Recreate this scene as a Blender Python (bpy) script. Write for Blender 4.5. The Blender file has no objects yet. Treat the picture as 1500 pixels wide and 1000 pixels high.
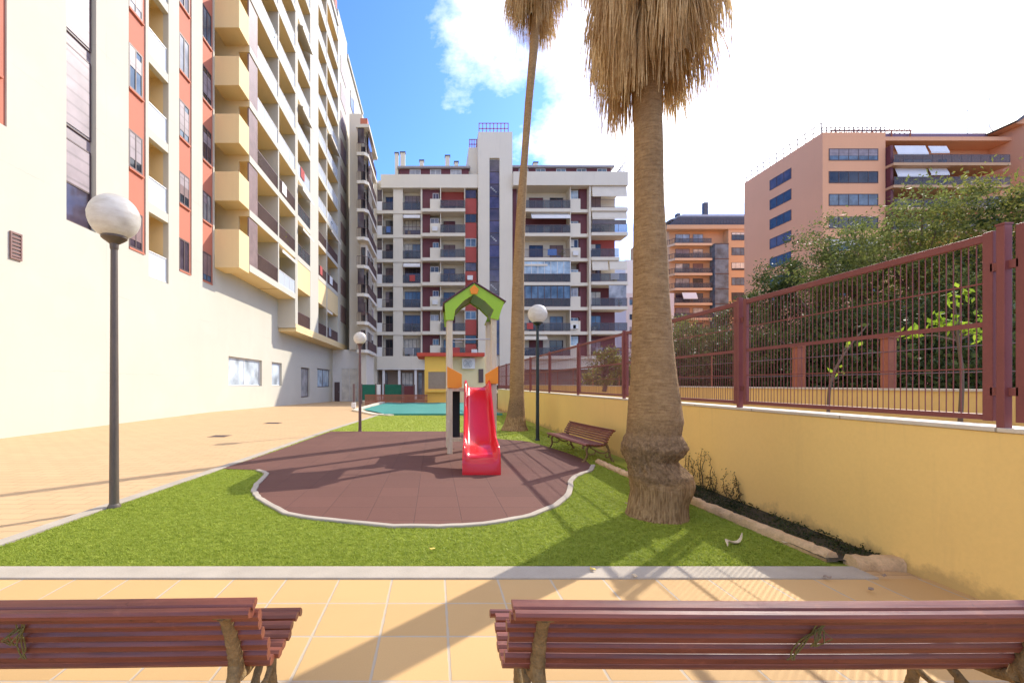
import bpy, math, random
import numpy as np
from mathutils import Vector, noise as mnoise
random.seed(7)
rng = np.random.default_rng(11)
SC = bpy.context.scene
COL = SC.collection
R = math.radians
F, CX, CY, H = 660.0, 636.0, 562.0, 1.5      # focal length and principal point (1500 px photo), eye height

def gp(px, py, z=0.0):
    y = (H - z) * F / (py - CY)
    return ((px - CX) / F * y, y)
def gz(y):                                    # the court falls gently away from the playground
    return 0.0 if y < 24 else -0.0187 * (y - 24)

# ------------------------------------------------------------------ objects
def props(o, label=None, cat=None, group=None, kind=None):
    if label: o['label'] = label
    if cat: o['category'] = cat
    if group: o['group'] = group
    if kind: o['kind'] = kind
    return o
def thing(name, label, cat, loc=(0, 0, 0), group=None):
    o = bpy.data.objects.new(name, None); COL.objects.link(o)
    o.location = loc; o.empty_display_size = .2
    return props(o, label, cat, group)
def wloc(o):
    v = Vector((0, 0, 0))
    while o is not None:
        v += o.location; o = o.parent
    return v
def link(name, me, mat, parent):
    o = bpy.data.objects.new(name, me); COL.objects.link(o)
    for m in (mat if isinstance(mat, (list, tuple)) else [mat]): me.materials.append(m)
    if parent is not None: o.parent = parent
    return o
def kids(o): return [c for c in COL.objects if c.parent is o]
def dup(o, parent=None):
    c = o.copy(); COL.objects.link(c)
    if parent is not None: c.parent = parent
    for ch in kids(o): dup(ch, c)
    return c

class MB:
    def __init__(s): s.v = []; s.f = []; s.m = []; s.cur = 0
    def add(s, vs, fs):
        b = len(s.v); s.v += [tuple(p) for p in vs]
        for f in fs: s.f.append([b + i for i in f]); s.m.append(s.cur)
    def box(s, x0, x1, y0, y1, z0, z1):
        if x0 > x1: x0, x1 = x1, x0
        if y0 > y1: y0, y1 = y1, y0
        if z0 > z1: z0, z1 = z1, z0
        s.add([(x0,y0,z0),(x1,y0,z0),(x1,y1,z0),(x0,y1,z0),(x0,y0,z1),(x1,y0,z1),(x1,y1,z1),(x0,y1,z1)],
              [(0,3,2,1),(4,5,6,7),(0,1,5,4),(1,2,6,5),(2,3,7,6),(3,0,4,7)])
        return s
    def face(s, pl, c, u0, u1, z0, z1, w0, w1):
        """box on a wall plane: S faces -y, E faces +x, W faces -x; w is measured outwards"""
        if pl == 'S': return s.box(u0, u1, c - w1, c - w0, z0, z1)
        if pl == 'E': return s.box(c + w0, c + w1, u0, u1, z0, z1)
        return s.box(c - w1, c - w0, u0, u1, z0, z1)
    def prism(s, pts, fn, a, b):
        n = len(pts)
        s.add([fn(p, a) for p in pts] + [fn(p, b) for p in pts],
              [list(range(n))[::-1], list(range(n, 2*n))] + [(i, (i+1) % n, n + (i+1) % n, n + i) for i in range(n)])
        return s
    def tube(s, pts, rad, n=8, caps=True, flat=1.0):
        pts = [Vector(p) for p in pts]
        if not isinstance(rad, (list, tuple)): rad = [rad] * len(pts)
        vs = []; up = None
        for i, p in enumerate(pts):
            d = (pts[min(i+1, len(pts)-1)] - pts[max(i-1, 0)]).normalized()
            if up is None: up = Vector((0,0,1)) if abs(d.z) < .9 else Vector((1,0,0))
            a = d.cross(up)
            if a.length < 1e-4: a = d.cross(Vector((0,1,0)))
            a.normalize(); b = a.cross(d).normalized(); up = b
            for k in range(n):
                t = 2*math.pi*k/n
                vs.append(p + (a*math.cos(t) + b*math.sin(t)*flat) * rad[i])
        fs = [(i*n+k, i*n+(k+1)%n, (i+1)*n+(k+1)%n, (i+1)*n+k) for i in range(len(pts)-1) for k in range(n)]
        if caps: fs += [list(range(n))[::-1], [(len(pts)-1)*n+k for k in range(n)]]
        s.add(vs, fs); return s
    def lathe(s, prof, c=(0,0,0), n=32):
        vs = []
        for r, z in prof:
            for k in range(n):
                t = 2*math.pi*k/n
                vs.append((c[0]+r*math.cos(t), c[1]+r*math.sin(t), c[2]+z))
        m = len(prof)
        fs = [(i*n+k, i*n+(k+1)%n, (i+1)*n+(k+1)%n, (i+1)*n+k) for i in range(m-1) for k in range(n)]
        fs += [list(range(n))[::-1], [(m-1)*n+k for k in range(n)]]
        s.add(vs, fs); return s
    def loft(s, rings):
        n = len(rings[0]); vs = [p for r in rings for p in r]
        fs = [(i*n+k, i*n+(k+1)%n, (i+1)*n+(k+1)%n, (i+1)*n+k) for i in range(len(rings)-1) for k in range(n)]
        fs += [list(range(n))[::-1], [(len(rings)-1)*n+k for k in range(n)]]
        s.add(vs, fs); return s
    def build(s, name, mat, parent=None, smooth=None, bevel=0, seg=2):
        off = wloc(parent) if parent is not None else Vector((0,0,0))
        me = bpy.data.meshes.new(name)
        me.from_pydata([(p[0]-off.x, p[1]-off.y, p[2]-off.z) for p in s.v], [], s.f)
        me.update()
        import bmesh
        bm = bmesh.new(); bm.from_mesh(me); bmesh.ops.recalc_face_normals(bm, faces=bm.faces); bm.to_mesh(me); bm.free()
        if isinstance(mat, (list, tuple)): me.polygons.foreach_set('material_index', s.m)
        if smooth is not None:
            me.polygons.foreach_set('use_smooth', [True]*len(me.polygons)); me.set_sharp_from_angle(angle=R(smooth))
        o = link(name, me, mat, parent)
        if bevel:
            b = o.modifiers.new('bevel', 'BEVEL'); b.width = bevel; b.segments = seg; b.limit_method = 'ANGLE'; b.angle_limit = R(40)
            if smooth is None:
                me.polygons.foreach_set('use_smooth', [True]*len(me.polygons)); b.harden_normals = True
        return o

def np_mesh(name, verts, faces, mat, parent=None, smooth=False):
    """verts (n,3), faces (m,k) arrays"""
    off = wloc(parent) if parent is not None else Vector((0,0,0))
    verts = np.asarray(verts, dtype=np.float32) - np.array(off, dtype=np.float32)
    faces = np.asarray(faces, dtype=np.int32); m, k = faces.shape
    me = bpy.data.meshes.new(name)
    me.vertices.add(len(verts)); me.vertices.foreach_set('co', verts.ravel())
    me.loops.add(m*k); me.loops.foreach_set('vertex_index', faces.ravel())
    me.polygons.add(m); me.polygons.foreach_set('loop_start', np.arange(0, m*k, k, dtype=np.int32))
    me.polygons.foreach_set('loop_total', np.full(m, k, dtype=np.int32))
    me.update(calc_edges=True); me.validate()
    if smooth: me.polygons.foreach_set('use_smooth', [True]*m)
    return link(name, me, mat, parent)

# ------------------------------------------------------------------ materials
def nodes(name):
    m = bpy.data.materials.new(name); m.use_nodes = True
    nt = m.node_tree; return m, nt, nt.nodes['Principled BSDF']
def N(nt, t, **kw):
    n = nt.nodes.new(t)
    for k, v in kw.items():
        if k in n.inputs.keys(): n.inputs[k].default_value = v
        else: setattr(n, k, v)
    return n
def L(nt, a, b): nt.links.new(a, b)
def c4(c, f=1.0): return (min(c[0]*f, 1), min(c[1]*f, 1), min(c[2]*f, 1), 1)
def math_(nt, op, a, b=None, c=None):
    n = nt.nodes.new('ShaderNodeMath'); n.operation = op
    for i, x in enumerate((a, b, c)):
        if x is None: continue
        if isinstance(x, (int, float)): n.inputs[i].default_value = x
        else: L(nt, x, n.inputs[i])
    return n.outputs[0]
def mixc(nt, fac, a, b, blend='MIX'):
    n = nt.nodes.new('ShaderNodeMix'); n.data_type = 'RGBA'; n.blend_type = blend
    if isinstance(fac, (int, float)): n.inputs[0].default_value = fac
    else: L(nt, fac, n.inputs[0])
    for i, x in ((6, a), (7, b)):
        if isinstance(x, tuple): n.inputs[i].default_value = x
        else: L(nt, x, n.inputs[i])
    return n.outputs[2]
def coords(nt, scale=(1,1,1)):
    t = nt.nodes.new('ShaderNodeTexCoord'); mp = nt.nodes.new('ShaderNodeMapping')
    mp.inputs['Scale'].default_value = scale; L(nt, t.outputs['Object'], mp.inputs[0]); return mp.outputs[0]
def noise_(nt, vec, scale, detail=4, rough=.55):
    n = N(nt, 'ShaderNodeTexNoise', Scale=scale, Detail=detail, Roughness=rough); L(nt, vec, n.inputs['Vector']); return n.outputs['Fac']
def remap(nt, v, a, b, c=0.0, d=1.0):
    n = nt.nodes.new('ShaderNodeMapRange'); n.clamp = True; L(nt, v, n.inputs[0])
    for i, x in enumerate((a, b, c, d)): n.inputs[i+1].default_value = x
    return n.outputs[0]
def bump_(nt, h, bs, strength=.3, dist=.01):
    b = N(nt, 'ShaderNodeBump', Strength=strength, Distance=dist); L(nt, h, b.inputs['Height']); L(nt, b.outputs[0], bs.inputs['Normal'])

def plain(name, col, rough=.7, var=.12, sc=1.5, fine=60, bump=.15, bd=.004, metal=0, spec=.4, stain=0.0, stretch=(1,1,1), stain_col=(.25,.2,.14)):
    m, nt, bs = nodes(name); v = coords(nt, stretch)
    big = noise_(nt, v, sc, 5); small = noise_(nt, v, fine, 4)
    f = math_(nt, 'ADD', math_(nt, 'MULTIPLY', big, .65), math_(nt, 'MULTIPLY', small, .35))
    colr = mixc(nt, remap(nt, f, .3, .7), c4(col, 1-var), c4(col, 1+var))
    if stain:
        vs = coords(nt, (1.6, 1.6, .12)); st = noise_(nt, vs, 2.2, 6, .65)
        colr = mixc(nt, remap(nt, st, .56, .78, 0, stain), colr, c4(stain_col))
    L(nt, colr, bs.inputs['Base Color'])
    bs.inputs['Roughness'].default_value = rough; bs.inputs['Metallic'].default_value = metal
    bs.inputs['Specular IOR Level'].default_value = spec
    if bump: bump_(nt, small, bs, bump, bd)
    return m

def glassy(name, col, rough=.06, spec=.6):
    m, nt, bs = nodes(name); v = coords(nt)
    n = noise_(nt, v, .7, 3)
    L(nt, mixc(nt, remap(nt, n, .35, .65), c4(col, .55), c4(col, 1.4)), bs.inputs['Base Color'])
    bs.inputs['Roughness'].default_value = rough; bs.inputs['Specular IOR Level'].default_value = spec
    bump_(nt, noise_(nt, v, 1.3, 2), bs, .06, .05)
    return m
def seethru(name, col, alpha, rough=.1):
    m, nt, bs = nodes(name); out = nt.nodes['Material Output']
    bs.inputs['Base Color'].default_value = c4(col); bs.inputs['Roughness'].default_value = rough; bs.inputs['Specular IOR Level'].default_value = .25
    t = nt.nodes.new('ShaderNodeBsdfTransparent'); t.inputs[0].default_value = (.9,.95,.97,1)
    mx = nt.nodes.new('ShaderNodeMixShader'); mx.inputs[0].default_value = alpha
    L(nt, t.outputs[0], mx.inputs[1]); L(nt, bs.outputs[0], mx.inputs[2]); L(nt, mx.outputs[0], out.inputs[0]); return m
def leafy(name, a, b, trans=.35, sc=1.2, fine=14, rough=.55):
    m, nt, bs = nodes(name); out = nt.nodes['Material Output']; v = coords(nt)
    f = math_(nt, 'ADD', math_(nt, 'MULTIPLY', noise_(nt, v, sc, 3), .5), math_(nt, 'MULTIPLY', noise_(nt, v, fine, 2), .5))
    c = mixc(nt, remap(nt, f, .36, .64), c4(a), c4(b)); L(nt, c, bs.inputs['Base Color'])
    bs.inputs['Roughness'].default_value = rough; bs.inputs['Specular IOR Level'].default_value = .25
    t = nt.nodes.new('ShaderNodeBsdfTranslucent'); L(nt, c, t.inputs[0])
    mx = nt.nodes.new('ShaderNodeMixShader'); mx.inputs[0].default_value = trans
    L(nt, bs.outputs[0], mx.inputs[1]); L(nt, t.outputs[0], mx.inputs[2]); L(nt, mx.outputs[0], out.inputs[0]); return m
def slatted(name, col, pitch=.06, rough=.5, axis=2, depth=.5):
    m, nt, bs = nodes(name); t = nt.nodes.new('ShaderNodeTexCoord'); s = nt.nodes.new('ShaderNodeSeparateXYZ'); L(nt, t.outputs['Object'], s.inputs[0])
    fr = math_(nt, 'FRACT', math_(nt, 'DIVIDE', s.outputs[axis], pitch))
    line = math_(nt, 'GREATER_THAN', fr, .82)
    n = noise_(nt, t.outputs['Object'], 1.5, 3)
    base = mixc(nt, remap(nt, n, .3, .7), c4(col, .8), c4(col, 1.2))
    L(nt, mixc(nt, math_(nt, 'MULTIPLY', line, depth), base, c4(col, .25)), bs.inputs['Base Color'])
    bs.inputs['Roughness'].default_value = rough
    bump_(nt, fr, bs, .4, .02); return m
def grid_mat(name, base, joint, sx, sy, ox, oy, w, var=.1, rough=.75, fine=120, bump=.25, jbump=1.0, stain=.25, stagger=0.0, bigdark=(.5,.4,.3)):
    m, nt, bs = nodes(name); t = nt.nodes.new('ShaderNodeTexCoord'); s = nt.nodes.new('ShaderNodeSeparateXYZ'); L(nt, t.outputs['Object'], s.inputs[0])
    yy = math_(nt, 'DIVIDE', math_(nt, 'SUBTRACT', s.outputs[1], oy), sy); iy = math_(nt, 'FLOOR', yy)
    xx = math_(nt, 'ADD', math_(nt, 'DIVIDE', math_(nt, 'SUBTRACT', s.outputs[0], ox), sx), math_(nt, 'MULTIPLY', iy, stagger))
    def near(a, sz):
        fr = math_(nt, 'FRACT', a); d = math_(nt, 'SUBTRACT', .5, math_(nt, 'ABSOLUTE', math_(nt, 'SUBTRACT', fr, .5)))
        return math_(nt, 'MULTIPLY', d, sz)
    v = t.outputs['Object']
    wob = math_(nt, 'MULTIPLY', math_(nt, 'SUBTRACT', noise_(nt, v, 9, 3), .5), w*1.2)
    d = math_(nt, 'ADD', math_(nt, 'MINIMUM', near(xx, sx), near(yy, sy)), wob)
    jm = remap(nt, d, w*.5, w*1.0, 1, 0)
    cb = nt.nodes.new('ShaderNodeCombineXYZ'); L(nt, math_(nt, 'FLOOR', xx), cb.inputs[0]); L(nt, iy, cb.inputs[1])
    wn = nt.nodes.new('ShaderNodeTexWhiteNoise'); L(nt, cb.outputs[0], wn.inputs['Vector'])
    tile = mixc(nt, wn.outputs['Value'], c4(base, 1-var), c4(base, 1+var))
    small = noise_(nt, v, fine, 4, .7)
    tile = mixc(nt, remap(nt, small, .3, .7, .0, .35), tile, c4(base, .72))
    big = noise_(nt, v, .9, 6, .65)
    tile = mixc(nt, remap(nt, big, .5, .8, 0, stain), tile, c4((base[0]*bigdark[0], base[1]*bigdark[1], base[2]*bigdark[2])))
    spot = noise_(nt, v, 7, 5, .7)
    tile = mixc(nt, remap(nt, spot, .66, .74, 0, .45*stain/.25), tile, c4(base, .55))
    L(nt, mixc(nt, jm, tile, c4(joint)), bs.inputs['Base Color'])
    bs.inputs['Roughness'].default_value = rough; bs.inputs['Specular IOR Level'].default_value = .3
    bump_(nt, math_(nt, 'SUBTRACT', math_(nt, 'MULTIPLY', small, bump), math_(nt, 'MULTIPLY', jm, jbump)), bs, .5, .004)
    return m
def wood(name, col, dark, rough=.4, stretch=(1.2, 26, 26), coat=.0):
    m, nt, bs = nodes(name); v = coords(nt, stretch)
    g = noise_(nt, v, 1.6, 6, .65); v2 = coords(nt); g2 = noise_(nt, v2, 5, 5, .7)
    c = mixc(nt, remap(nt, g, .35, .68), c4(dark), c4(col))
    c = mixc(nt, remap(nt, g2, .60, .74, 0, .65), c, c4((col[0]*1.35, col[1]*1.7, col[2]*1.7)))
    g3 = noise_(nt, v2, 23, 4, .7); c = mixc(nt, remap(nt, g3, .64, .72, 0, .6), c, c4(dark, .5))
    L(nt, c, bs.inputs['Base Color'])
    L(nt, remap(nt, g2, .3, .7, rough*.75, rough*1.35), bs.inputs['Roughness']); bs.inputs['Specular IOR Level'].default_value = .5
    bump_(nt, g, bs, .25, .003); return m

CREAM = plain('cream_render', (.56,.52,.42), .85, .04, .35, 40, .12, .004, stain=.10, stain_col=(.55,.45,.32))
def cream_wall():
    m = plain('cream_wall_render', (.555,.515,.41), .85, .05, .35, 40, .15, .004, stain=.14, stain_col=(.50,.42,.31)); nt = m.node_tree; bs = nt.nodes['Principled BSDF']
    t = nt.nodes.new('ShaderNodeTexCoord'); sp = nt.nodes.new('ShaderNodeSeparateXYZ'); L(nt, t.outputs['Object'], sp.inputs[0])
    wob = math_(nt, 'MULTIPLY', noise_(nt, t.outputs['Object'], 1.1, 6, .7), .22)
    def line(o, per, off, w):
        f = math_(nt, 'FRACT', math_(nt, 'DIVIDE', math_(nt, 'ADD', math_(nt, 'ADD', sp.outputs[o], wob), off), per))
        return math_(nt, 'LESS_THAN', f, w/per)
    br = remap(nt, noise_(nt, t.outputs['Object'], .5, 4), .45, .6)
    crack = math_(nt, 'MULTIPLY', math_(nt, 'MAXIMUM', line(2, 2.9, .9, .012), line(1, 6.4, 1.0, .010)), br)
    patch = remap(nt, noise_(nt, t.outputs['Object'], .8, 2, .3), .58, .66, 0, .07)
    old = bs.inputs['Base Color'].links[0].from_socket
    c = mixc(nt, patch, old, c4((.70,.65,.55))); c = mixc(nt, math_(nt, 'MULTIPLY', crack, .55), c, c4((.36,.29,.2)))
    L(nt, c, bs.inputs['Base Color']); return m
CREAMW = cream_wall()
CREAMFAR = plain('pale_render', (.74,.67,.54), .85, .05, .3, 40, .1, stain=.22, stain_col=(.42,.36,.29))
WHITEP = plain('white_render', (.78,.75,.70), .8, .05, .5, 40, .1, stain=.15)
BALC = plain('yellow_render', (.80,.60,.30), .85, .05, .4, 40, .1, stain=.1, stain_col=(.5,.33,.13))
REDW = plain('brick_red_render', (.52,.17,.10), .8, .06, .6, 50, .1, stain=.12, stain_col=(.35,.1,.07))
REDFAR = plain('dark_red_panel', (.40,.075,.06), .7, .1, .6, 50, .05)
MAROON = plain('maroon_panel', (.15,.04,.045), .6, .1, .6, 50, .05)
BROWNSH = slatted('brown_shutter', (.24,.15,.14), .07)
GREYSH = slatted('grey_shutter', (.30,.235,.24), .42, depth=.35)
CREAMSH = slatted('cream_blind', (.72,.67,.57), .09, depth=.3)
WALLY = plain('ochre_wall_paint', (.88,.605,.205), .75, .06, .6, 35, .2, .004, stain=.28, stain_col=(.60,.41,.17))
COPING = grid_mat('pale_coping', (.70,.62,.48), (.34,.28,.2), 20, 1.17, -9.7, .4, .008, var=.06, stain=.4, fine=60)
SALMON = plain('salmon_render', (.84,.42,.225), .85, .05, .15, 20, .05, stain=.12, stain_col=(.55,.25,.16))
ORANGE = plain('orange_render', (.60,.37,.205), .85, .05, .15, 20, .05, stain=.12, stain_col=(.45,.26,.14))
PALEFAR = plain('faded_pink_render', (.72,.62,.58), .85, .05, .3, 20, .05)
GLASSES = [glassy('dark_glass', (.03,.035,.045)), glassy('blue_glass', (.10,.15,.20)), glassy('curtained_glass', (.34,.33,.32), .12), glassy('plum_glass', (.07,.05,.065))]
GLASSBLUE = glassy('light_blue_glass', (.36,.46,.52), .1)
MILKGLASS = glassy('milky_window_glass', (.50,.56,.60), .15)
STAIRGLASS = glassy('violet_stair_glass', (.07,.055,.11), .08)
FRAME = plain('dark_window_frame', (.10,.06,.055), .5, .1, 2, 50, 0)
FRAMEW = plain('white_window_frame', (.72,.70,.66), .5, .05, 2, 50, 0)
FROST = seethru('frosted_balcony_glass', (.70,.74,.78), .72, .25)
RAILGL = seethru('grey_balcony_glass', (.10,.10,.115), .5, .25)
RAILMAT = plain('dark_railing_metal', (.14,.085,.08), .5, .1, 3, 50, 0)
AWN = plain('cream_awning_cloth', (.72,.65,.53), .9, .08, 1, 40, .1)
AWNW = plain('white_awning_cloth', (.78,.76,.74), .9, .06, 1, 40, .1)
ROOFD = plain('dark_roof_metal', (.09,.085,.10), .6, .15, 1, 40, .05)
STEEL = plain('galvanised_metal', (.45,.46,.48), .4, .1, 3, 50, 0, metal=.6)
FENCE = plain('oxide_red_paint', (.215,.062,.055), .5, .14, 3, 80, .12, .002, stain=.12, stain_col=(.30,.12,.09))
TILE = grid_mat('tan_paving_tile', (.58,.365,.15), (.45,.37,.265), .405, .405, -.728, 3.084, .010, var=.085, stain=.26, fine=150, bigdark=(.72,.66,.58))
PLAZA = grid_mat('court_paver', (.56,.375,.195), (.42,.275,.14), .42, .21, 0, 0, .012, var=.045, stain=.3, stagger=.5, fine=60, bigdark=(.82,.74,.66))
RUBBER = grid_mat('rubber_safety_tile', (.142,.062,.045), (.095,.043,.034), .52, .52, .30, .24, .006, var=.07, rough=.9, fine=220, bump=.8, stain=.35, bigdark=(.72,.72,.72))
CONC = plain('kerb_concrete', (.40,.345,.27), .85, .16, 3, 90, .4, .004, stain=0)
STONE = plain('rough_sandstone', (.60,.41,.22), .9, .28, 9, 60, .9, .012)
SOIL = plain('damp_soil', (.055,.045,.025), .95, .5, 6, 50, 1, .02)
EARTH = plain('dry_earth', (.22,.15,.09), .95, .3, 3, 50, .8, .02)
LAWNB = plain('turf_backing', (.30,.345,.04), .9, .3, 3, 160, 1, .01)
GRASS = leafy('artificial_turf', (.24,.315,.03), (.47,.53,.085), .42, 14, 70, .6)
PALMT = None
RED = plain('red_slide_plastic', (.66,.014,.02), .22, .06, 2, 200, .03, spec=.5)
LIME = plain('lime_play_board', (.32,.52,.02), .35, .06, 3, 100, .03)
ORANGEP = plain('orange_play_board', (.85,.27,.01), .4, .05, 3, 100, .03)
CREAMWOOD = wood('pale_play_timber', (.70,.60,.42), (.58,.47,.30), .6, (14,14,1.5))
DARKB = plain('black_play_board', (.012,.011,.012), .6, .2, 3, 60, .05)
MAROONB = plain('maroon_roof_board', (.09,.025,.03), .5, .15, 3, 60, .1)
BENCHW = wood('varnished_bench_slat', (.25,.070,.038), (.125,.03,.017), .42)
IRON = plain('rusty_cast_iron', (.22,.145,.06), .8, .5, 22, 110, 1, .006, spec=.3)
TWINE = plain('green_twine', (.16,.14,.04), .9, .3, 30, 90, .4)
POLE = plain('weathered_brown_pole', (.12,.092,.068), .5, .25, 6, 60, .15, stretch=(1,1,.3))
POLEDK = plain('dark_green_pole', (.02,.03,.026), .4, .2, 6, 60, .1)
POLEBR = plain('maroon_brown_pole', (.14,.075,.065), .5, .2, 6, 60, .1)
def globe_mat():
    m, nt, bs = nodes('milk_globe'); out = nt.nodes['Material Output']; v = coords(nt)
    c = mixc(nt, remap(nt, noise_(nt, coords(nt, (2,2,5)), 2.4, 5, .65), .42, .75), c4((.80,.77,.70)), c4((.62,.57,.48)))
    L(nt, c, bs.inputs['Base Color']); bs.inputs['Roughness'].default_value = .3
    t = nt.nodes.new('ShaderNodeBsdfTranslucent'); L(nt, c, t.inputs[0])
    mx = nt.nodes.new('ShaderNodeMixShader'); mx.inputs[0].default_value = .4
    L(nt, bs.outputs[0], mx.inputs[1]); L(nt, t.outputs[0], mx.inputs[2]); L(nt, mx.outputs[0], out.inputs[0]); return m
GLOBE = globe_mat()
TEAL = plain('teal_tarpaulin', (.05,.26,.215), .55, .1, .6, 30, .25, .02)
GREENNET = plain('green_windbreak_net', (.015,.14,.085), .8, .2, 2, 40, .1)
HUTY = plain('hut_yellow', (.86,.52,.10), .8, .04, 1, 40, .05)
HUTC = plain('hut_cream', (.78,.66,.38), .8, .05, 1, 40, .05)
REDROOF = plain('hut_red_roof', (.52,.06,.03), .6, .1, 2, 40, .05)
DARKIN = plain('dark_interior', (.10,.08,.06), .8, .3, .6, 10, 0)
TAUPE = plain('taupe_wall', (.30,.22,.16), .8, .2, .6, 10, 0)
ACW = plain('white_ac_casing', (.72,.71,.68), .5, .04, 3, 40, 0)
LEAF1 = leafy('olive_green_leaf', (.07,.10,.025), (.27,.29,.075), .45)
LEAF2 = leafy('deep_green_leaf', (.025,.05,.014), (.12,.15,.035), .35)
LEAF3 = leafy('yellow_green_leaf', (.10,.13,.02), (.33,.30,.07), .5)
LEAF4 = leafy('fresh_green_leaf', (.20,.34,.02), (.40,.50,.05), .5)
BARK = plain('grey_brown_bark', (.16,.11,.075), .9, .3, 4, 30, .8, .02, stretch=(1,1,.3))
STRAW = leafy('dry_palm_straw', (.40,.235,.09), (.78,.57,.28), .35, 3, 30, .75)
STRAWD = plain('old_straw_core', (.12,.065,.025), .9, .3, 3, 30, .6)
TIMBERP = plain('red_brown_timber', (.34,.115,.06), .7, .2, 3, 30, .2)
DRYTWIG = plain('dry_creeper_stem', (.12,.085,.04), .9, .3, 10, 50, .2)
DRYLEAF = leafy('dry_creeper_leaf', (.05,.05,.015), (.16,.12,.04), .2)
PALELEAF = plain('bleached_leaf', (.70,.56,.36), .8, .15, 8, 50, .2)

def palm_mat():
    m, nt, bs = nodes('palm_bark')
    ring = noise_(nt, coords(nt, (5, 5, 30)), 1.5, 7, .7)
    fib = noise_(nt, coords(nt, (30, 30, 2.2)), 1.6, 6, .65)
    mat_ = noise_(nt, coords(nt, (1, 1, .8)), 34, 8, .78)
    t = nt.nodes.new('ShaderNodeTexCoord'); sp = nt.nodes.new('ShaderNodeSeparateXYZ'); L(nt, t.outputs['Object'], sp.inputs[0])
    big = noise_(nt, coords(nt), 4.0, 5, .65)
    zj = math_(nt, 'ADD', sp.outputs[2], math_(nt, 'MULTIPLY', math_(nt, 'SUBTRACT', big, .5), .35))
    low = remap(nt, zj, .36, .42, 1, 0)          # straight root fibres at the foot
    mid = math_(nt, 'MULTIPLY', remap(nt, zj, .38, .48), remap(nt, zj, .85, 1.15, 1, 0))   # matted dark fibre on the swelling
    up = mixc(nt, remap(nt, math_(nt, 'ADD', math_(nt, 'MULTIPLY', ring, .6), math_(nt, 'MULTIPLY', mat_, .4)), .36, .64), c4((.22,.125,.054)), c4((.47,.30,.14)))
    md = mixc(nt, remap(nt, mat_, .36, .64), c4((.12,.07,.036)), c4((.37,.24,.125)))
    lw = mixc(nt, remap(nt, fib, .36, .62), c4((.19,.105,.045)), c4((.47,.305,.15)))
    c = mixc(nt, low, mixc(nt, mid, up, md), lw)
    c = mixc(nt, remap(nt, big, .5, .75, 0, .45), c, c4((.17,.105,.055)))
    L(nt, c, bs.inputs['Base Color']); bs.inputs['Roughness'].default_value = .95; bs.inputs['Specular IOR Level'].default_value = .15
    h = math_(nt, 'ADD', math_(nt, 'MULTIPLY', mat_, .9), math_(nt, 'ADD', math_(nt, 'MULTIPLY', ring, .5), math_(nt, 'MULTIPLY', math_(nt, 'MULTIPLY', fib, low), 1.2)))
    bump_(nt, h, bs, 1.0, .02)
    return m
PALMT = palm_mat()

def wall_dirt():
    nt = WALLY.node_tree; bs = nt.nodes['Principled BSDF']; t = nt.nodes.new('ShaderNodeTexCoord'); sp = nt.nodes.new('ShaderNodeSeparateXYZ'); L(nt, t.outputs['Object'], sp.inputs[0])
    old = bs.inputs['Base Color'].links[0].from_socket
    n1 = noise_(nt, t.outputs['Object'], 3.5, 7, .7); n2 = noise_(nt, coords(nt, (1, 9, .5)), 1.4, 6, .65)
    splash = remap(nt, math_(nt, 'SUBTRACT', math_(nt, 'MULTIPLY', n1, .62), math_(nt, 'MULTIPLY', sp.outputs[2], 1.15)), .15, .28, 0, .5)
    drip = remap(nt, math_(nt, 'SUBTRACT', n2, math_(nt, 'MULTIPLY', math_(nt, 'SUBTRACT', 1.17, sp.outputs[2]), .22)), .58, .72, 0, .2)
    c = mixc(nt, drip, old, c4((.50,.36,.17))); c = mixc(nt, splash, c, c4((.26,.17,.08)))
    L(nt, c, bs.inputs['Base Color'])
wall_dirt()
# ------------------------------------------------------------------ camera, sky, sun
cam = bpy.data.objects.new('camera', bpy.data.cameras.new('camera')); COL.objects.link(cam)
cam.location = (0, 0, H); cam.rotation_euler = (R(90), 0, 0)
cam.data.sensor_width = 36; cam.data.lens = F/1500*36
cam.data.shift_x = (750-CX)/1500; cam.data.shift_y = (CY-500)/1500
cam.data.clip_start = .05; cam.data.clip_end = 3000
SC.camera = cam
EL, AZ = R(36.2), R(46)
SUN = Vector((math.cos(EL)*math.sin(AZ), math.cos(EL)*math.cos(AZ), math.sin(EL)))
sl = bpy.data.lights.new('sun', 'SUN'); sl.energy = 2.0; sl.angle = R(.53); sl.color = (1, .93, .82)
so = bpy.data.objects.new('sun', sl); COL.objects.link(so); so.rotation_euler = SUN.to_track_quat('Z', 'Y').to_euler(); so.location = (40, 40, 60)
W = bpy.data.worlds.new('World'); SC.world = W; W.use_nodes = True
nt = W.node_tree; bg = nt.nodes['Background']
sky = nt.nodes.new('ShaderNodeTexSky'); sky.sky_type = 'NISHITA'; sky.sun_disc = False
sky.sun_elevation = EL; sky.sun_rotation = AZ; sky.air_density = 1.0; sky.dust_density = .6; sky.ozone_density = 1.5
tc = nt.nodes.new('ShaderNodeTexCoord'); D = tc.outputs['Generated']
sep = nt.nodes.new('ShaderNodeSeparateXYZ'); L(nt, D, sep.inputs[0])
zz = math_(nt, 'ADD', math_(nt, 'MAXIMUM', sep.outputs[2], 0), .22)
cb = nt.nodes.new('ShaderNodeCombineXYZ')
L(nt, math_(nt, 'DIVIDE', sep.outputs[0], zz), cb.inputs[0]); L(nt, math_(nt, 'DIVIDE', sep.outputs[1], zz), cb.inputs[1])
cl = noise_(nt, cb.outputs[0], 1.7, 9, .62); cl2 = noise_(nt, cb.outputs[0], .8, 3, .5)
dp = nt.nodes.new('ShaderNodeVectorMath'); dp.operation = 'DOT_PRODUCT'; L(nt, D, dp.inputs[0]); dp.inputs[1].default_value = SUN
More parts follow.
